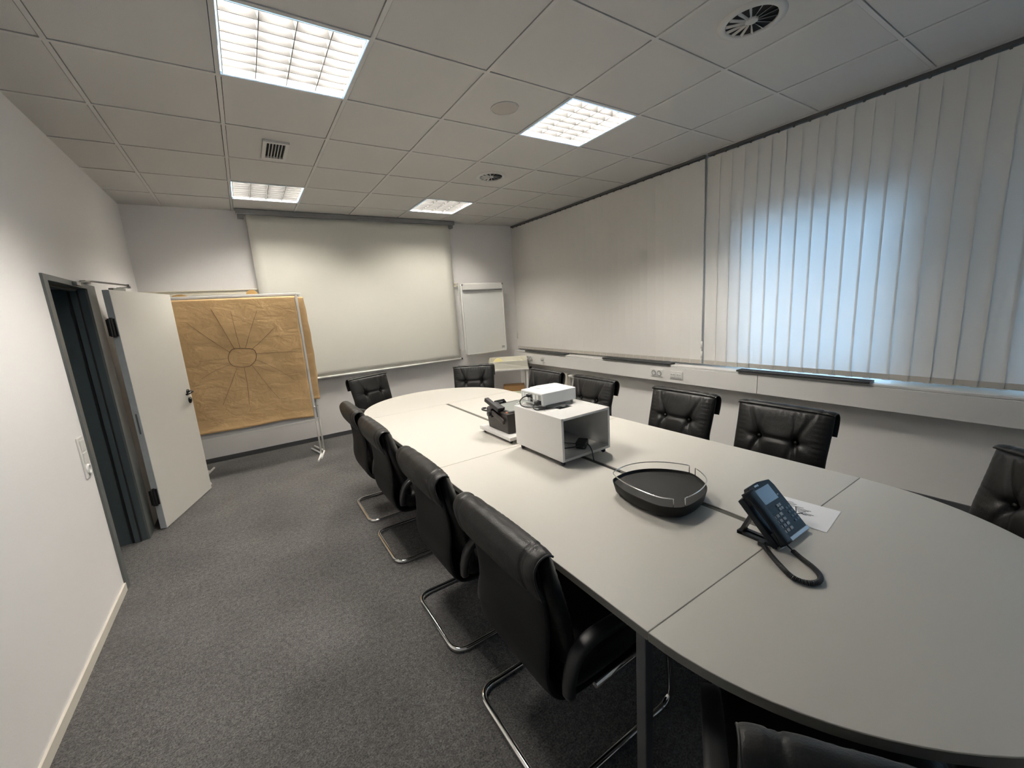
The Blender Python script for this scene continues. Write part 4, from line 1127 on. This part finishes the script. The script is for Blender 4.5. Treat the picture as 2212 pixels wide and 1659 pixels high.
obj('navigation_pad', b, M['key'], t)
b = bm_new()
for r_ in range(4):
    for c_ in range(2): add_box(b, 0.066+c_*0.017, 0.079+c_*0.017, 0.030+r_*0.015, 0.037+r_*0.015, 0.0, 0.0015, 0, FX)
obj('function_keys', b, mat('dark_key', (0.035, 0.038, 0.043), 0.4), t)
b = bm_new(); add_box(b, -0.046, 0.105, -0.010, 0.004, -0.018, 0.0022, 0, FX); obj('front_strip', b, M['silver'], t, bevel=0.002)
b = bm_new(); add_box(b, -0.088, -0.052, -0.010, 0.004, -0.016, 0.0022, 0, FX); obj('handset_end', b, M['silver'], t, bevel=0.002)
# handset on the left
b = bm_new()
n_ = 24; rings = []
for i in range(n_+1):
    u = i/n_; y = -0.004+u*0.186
    lift = 0.025+0.008*math.sin(PI*u); th = 0.012+0.009*(abs(2*u-1)**3)
    w = 0.0215+0.004*(abs(2*u-1)**3)
    ring = []
    for k in range(14):
        a = 2*PI*k/14
        cx, sx = math.cos(a), math.sin(a)
        ring.append(b.verts.new(FX @ Vector((-0.073+w*math.copysign(abs(cx)**0.6, cx), y, lift-0.012+th*0.75*math.copysign(abs(sx)**0.6, sx)))))
    rings.append(ring)
for A, Bq in zip(rings, rings[1:]):
    for k in range(14):
        f = b.faces.new([A[k], A[(k+1) % 14], Bq[(k+1) % 14], Bq[k]]); f.smooth = True
b.faces.new(rings[0]); b.faces.new(list(reversed(rings[-1])))
add_box(b, -0.093, -0.053, 0.000, 0.040, 0.0, 0.020, 0, FX); add_box(b, -0.093, -0.053, 0.140, 0.180, 0.0, 0.020, 0, FX)
obj('handset', b, M['phone'], t)
b = bm_new()
for s in (-0.078, -0.052): add_box(b, s-0.007, s+0.007, 0.018, 0.140, 0.0, 0.010)
add_box(b, -0.085, -0.045, 0.122, 0.140, 0.0, 0.012); add_box(b, 0.055, 0.069, 0.010, 0.140, 0.0, 0.010); add_box(b, -0.085, 0.069, 0.012, 0.030, 0.0, 0.014)
bar(b, (-0.065, 0.132, 0.006), (-0.065, 0.098, 0.085), 0.035, 0.010); bar(b, (0.060, 0.132, 0.006), (0.060, 0.098, 0.085), 0.020, 0.010)
obj('stand', b, M['blackplastic'], t)
b = bm_new()
spine = smooth_path([(-0.104, 0.046, 0.012), (-0.110, 0.040, 0.010), (-0.140, 0.005, 0.009), (-0.172, -0.035, 0.009), (-0.205, -0.085, 0.009), (-0.200, -0.120, 0.009), (-0.170, -0.137, 0.009), (-0.138, -0.128, 0.009), (-0.112, -0.100, 0.009), (-0.090, -0.060, 0.009), (-0.072, -0.030, 0.010)], 14)
coil = []
# wind a helix round the spine
Ls = [0.0]
for a, c in zip(spine, spine[1:]): Ls.append(Ls[-1]+(c-a).length)
def at(s):
    for i in range(len(Ls)-1):
        if Ls[i+1] >= s: 
            f = (s-Ls[i])/max(1e-9, Ls[i+1]-Ls[i]); return spine[i].lerp(spine[i+1], f), (spine[i+1]-spine[i]).normalized()
    return spine[-1], (spine[-1]-spine[-2]).normalized()
tot = Ls[-1]; turns = int(tot/0.0040); NS = turns*9
for i in range(NS+1):
    p_, d_ = at(tot*i/NS); s_ = d_.cross(Vector((0, 0, 1))).normalized(); u_ = s_.cross(d_)
    a = 2*PI*turns*i/NS
    coil.append(p_+s_*(0.0062*math.cos(a))+u_*(0.0062*math.sin(a)))
add_tube(b, coil, 0.0019, 5)
add_tube(b, smooth_path([spine[-1], (-0.066, -0.022, 0.011), (-0.058, -0.006, 0.014)], 5), 0.0025, 6)
add_box(b, -0.110, -0.096, 0.040, 0.058, 0.004, 0.018)
obj('coiled_cord', b, M['blackplastic'], t)

t = thing('printed_sheet', 'white sheet of paper with printed notes lying under the phone', 'paper', (2.170, -0.867, TZ+0.0006), 0.0)
rotp = Matrix.Rotation(math.radians(7), 4, 'Z')
b = bm_new()
add_box(b, -0.098, 0.098, -0.138, 0.139, 0.0003, 0.0009, 0, rotp)
obj('sheet', b, M['paper'], t)
b = bm_new()
inv = rotp.inverted()
def ink(x, y, dx, dy, w=0.0016):
    p0 = inv @ Vector((x-2.170, y+0.867, 0)); p1 = inv @ Vector((x+dx-2.170, y+dy+0.867, 0))
    d = (p1-p0).normalized()*w; q = Vector((-d.y, d.x, 0))
    v = [b.verts.new(rotp @ (k+Vector((0, 0, 0.0014)))) for k in (p0-q, p1-q, p1+q, p0+q)]
    b.faces.new(v)
for k in range(4):
    ink(2.222-k*0.009, -0.822-k*0.006, 0.010, -0.034-0.008*(k % 2))
for k in range(6):
    ink(2.204-k*0.0085, -0.872-k*0.006, 0.008, -0.026-0.011*((k*2) % 3))
ink(2.206, -0.874, -0.046, -0.020); ink(2.150, -0.900, 0.02, -0.012, 0.0025); ink(2.160, -0.915, 0.004, -0.012)
obj('printing', b, M['ink'], t)

# ---------------------------------------------------------------- daylight
w = bpy.data.worlds.new('sky'); bpy.context.scene.world = w; w.use_nodes = True
bg = w.node_tree.nodes['Background']
bg.inputs['Color'].default_value = (0.40, 0.69, 1.0, 1); bg.inputs['Strength'].default_value = 3.6
for k, q in enumerate((W1, W2)):
    ld = bpy.data.lights.new('window_portal', 'AREA'); ld.shape = 'RECTANGLE'; ld.size = q[3]-q[2]; ld.size_y = q[1]-q[0]; ld.cycles.is_portal = True
    lo = bpy.data.objects.new('window_portal', ld); C.objects.link(lo); lo.location = (XB+0.21, (q[0]+q[1])/2, (q[2]+q[3])/2); lo.rotation_euler = (0, PI/2, 0)

# ---------------------------------------------------------------- camera
cam = bpy.data.cameras.new('camera'); co = bpy.data.objects.new('camera', cam); C.objects.link(co)
cam.sensor_fit = 'HORIZONTAL'; cam.sensor_width = 36.0; cam.lens = 877.462/2212*36.0; cam.clip_start = 0.02
R = [[0.8347471, -0.5466365, -0.0662258], [-0.156674, -0.1204891, -0.9802732], [0.5278736, 0.8286561, -0.1862217]]
m = Matrix(((R[0][0], -R[1][0], -R[2][0], 0.53427), (R[0][1], -R[1][1], -R[2][1], -1.51894), (R[0][2], -R[1][2], -R[2][2], 1.57126), (0, 0, 0, 1)))
co.matrix_world = m
sc = bpy.context.scene; sc.camera = co
sc.view_settings.view_transform = 'Standard'; sc.view_settings.look = 'None'; sc.view_settings.gamma = 1.0; sc.view_settings.use_curve_mapping = False
sc.view_settings.exposure = 1.09
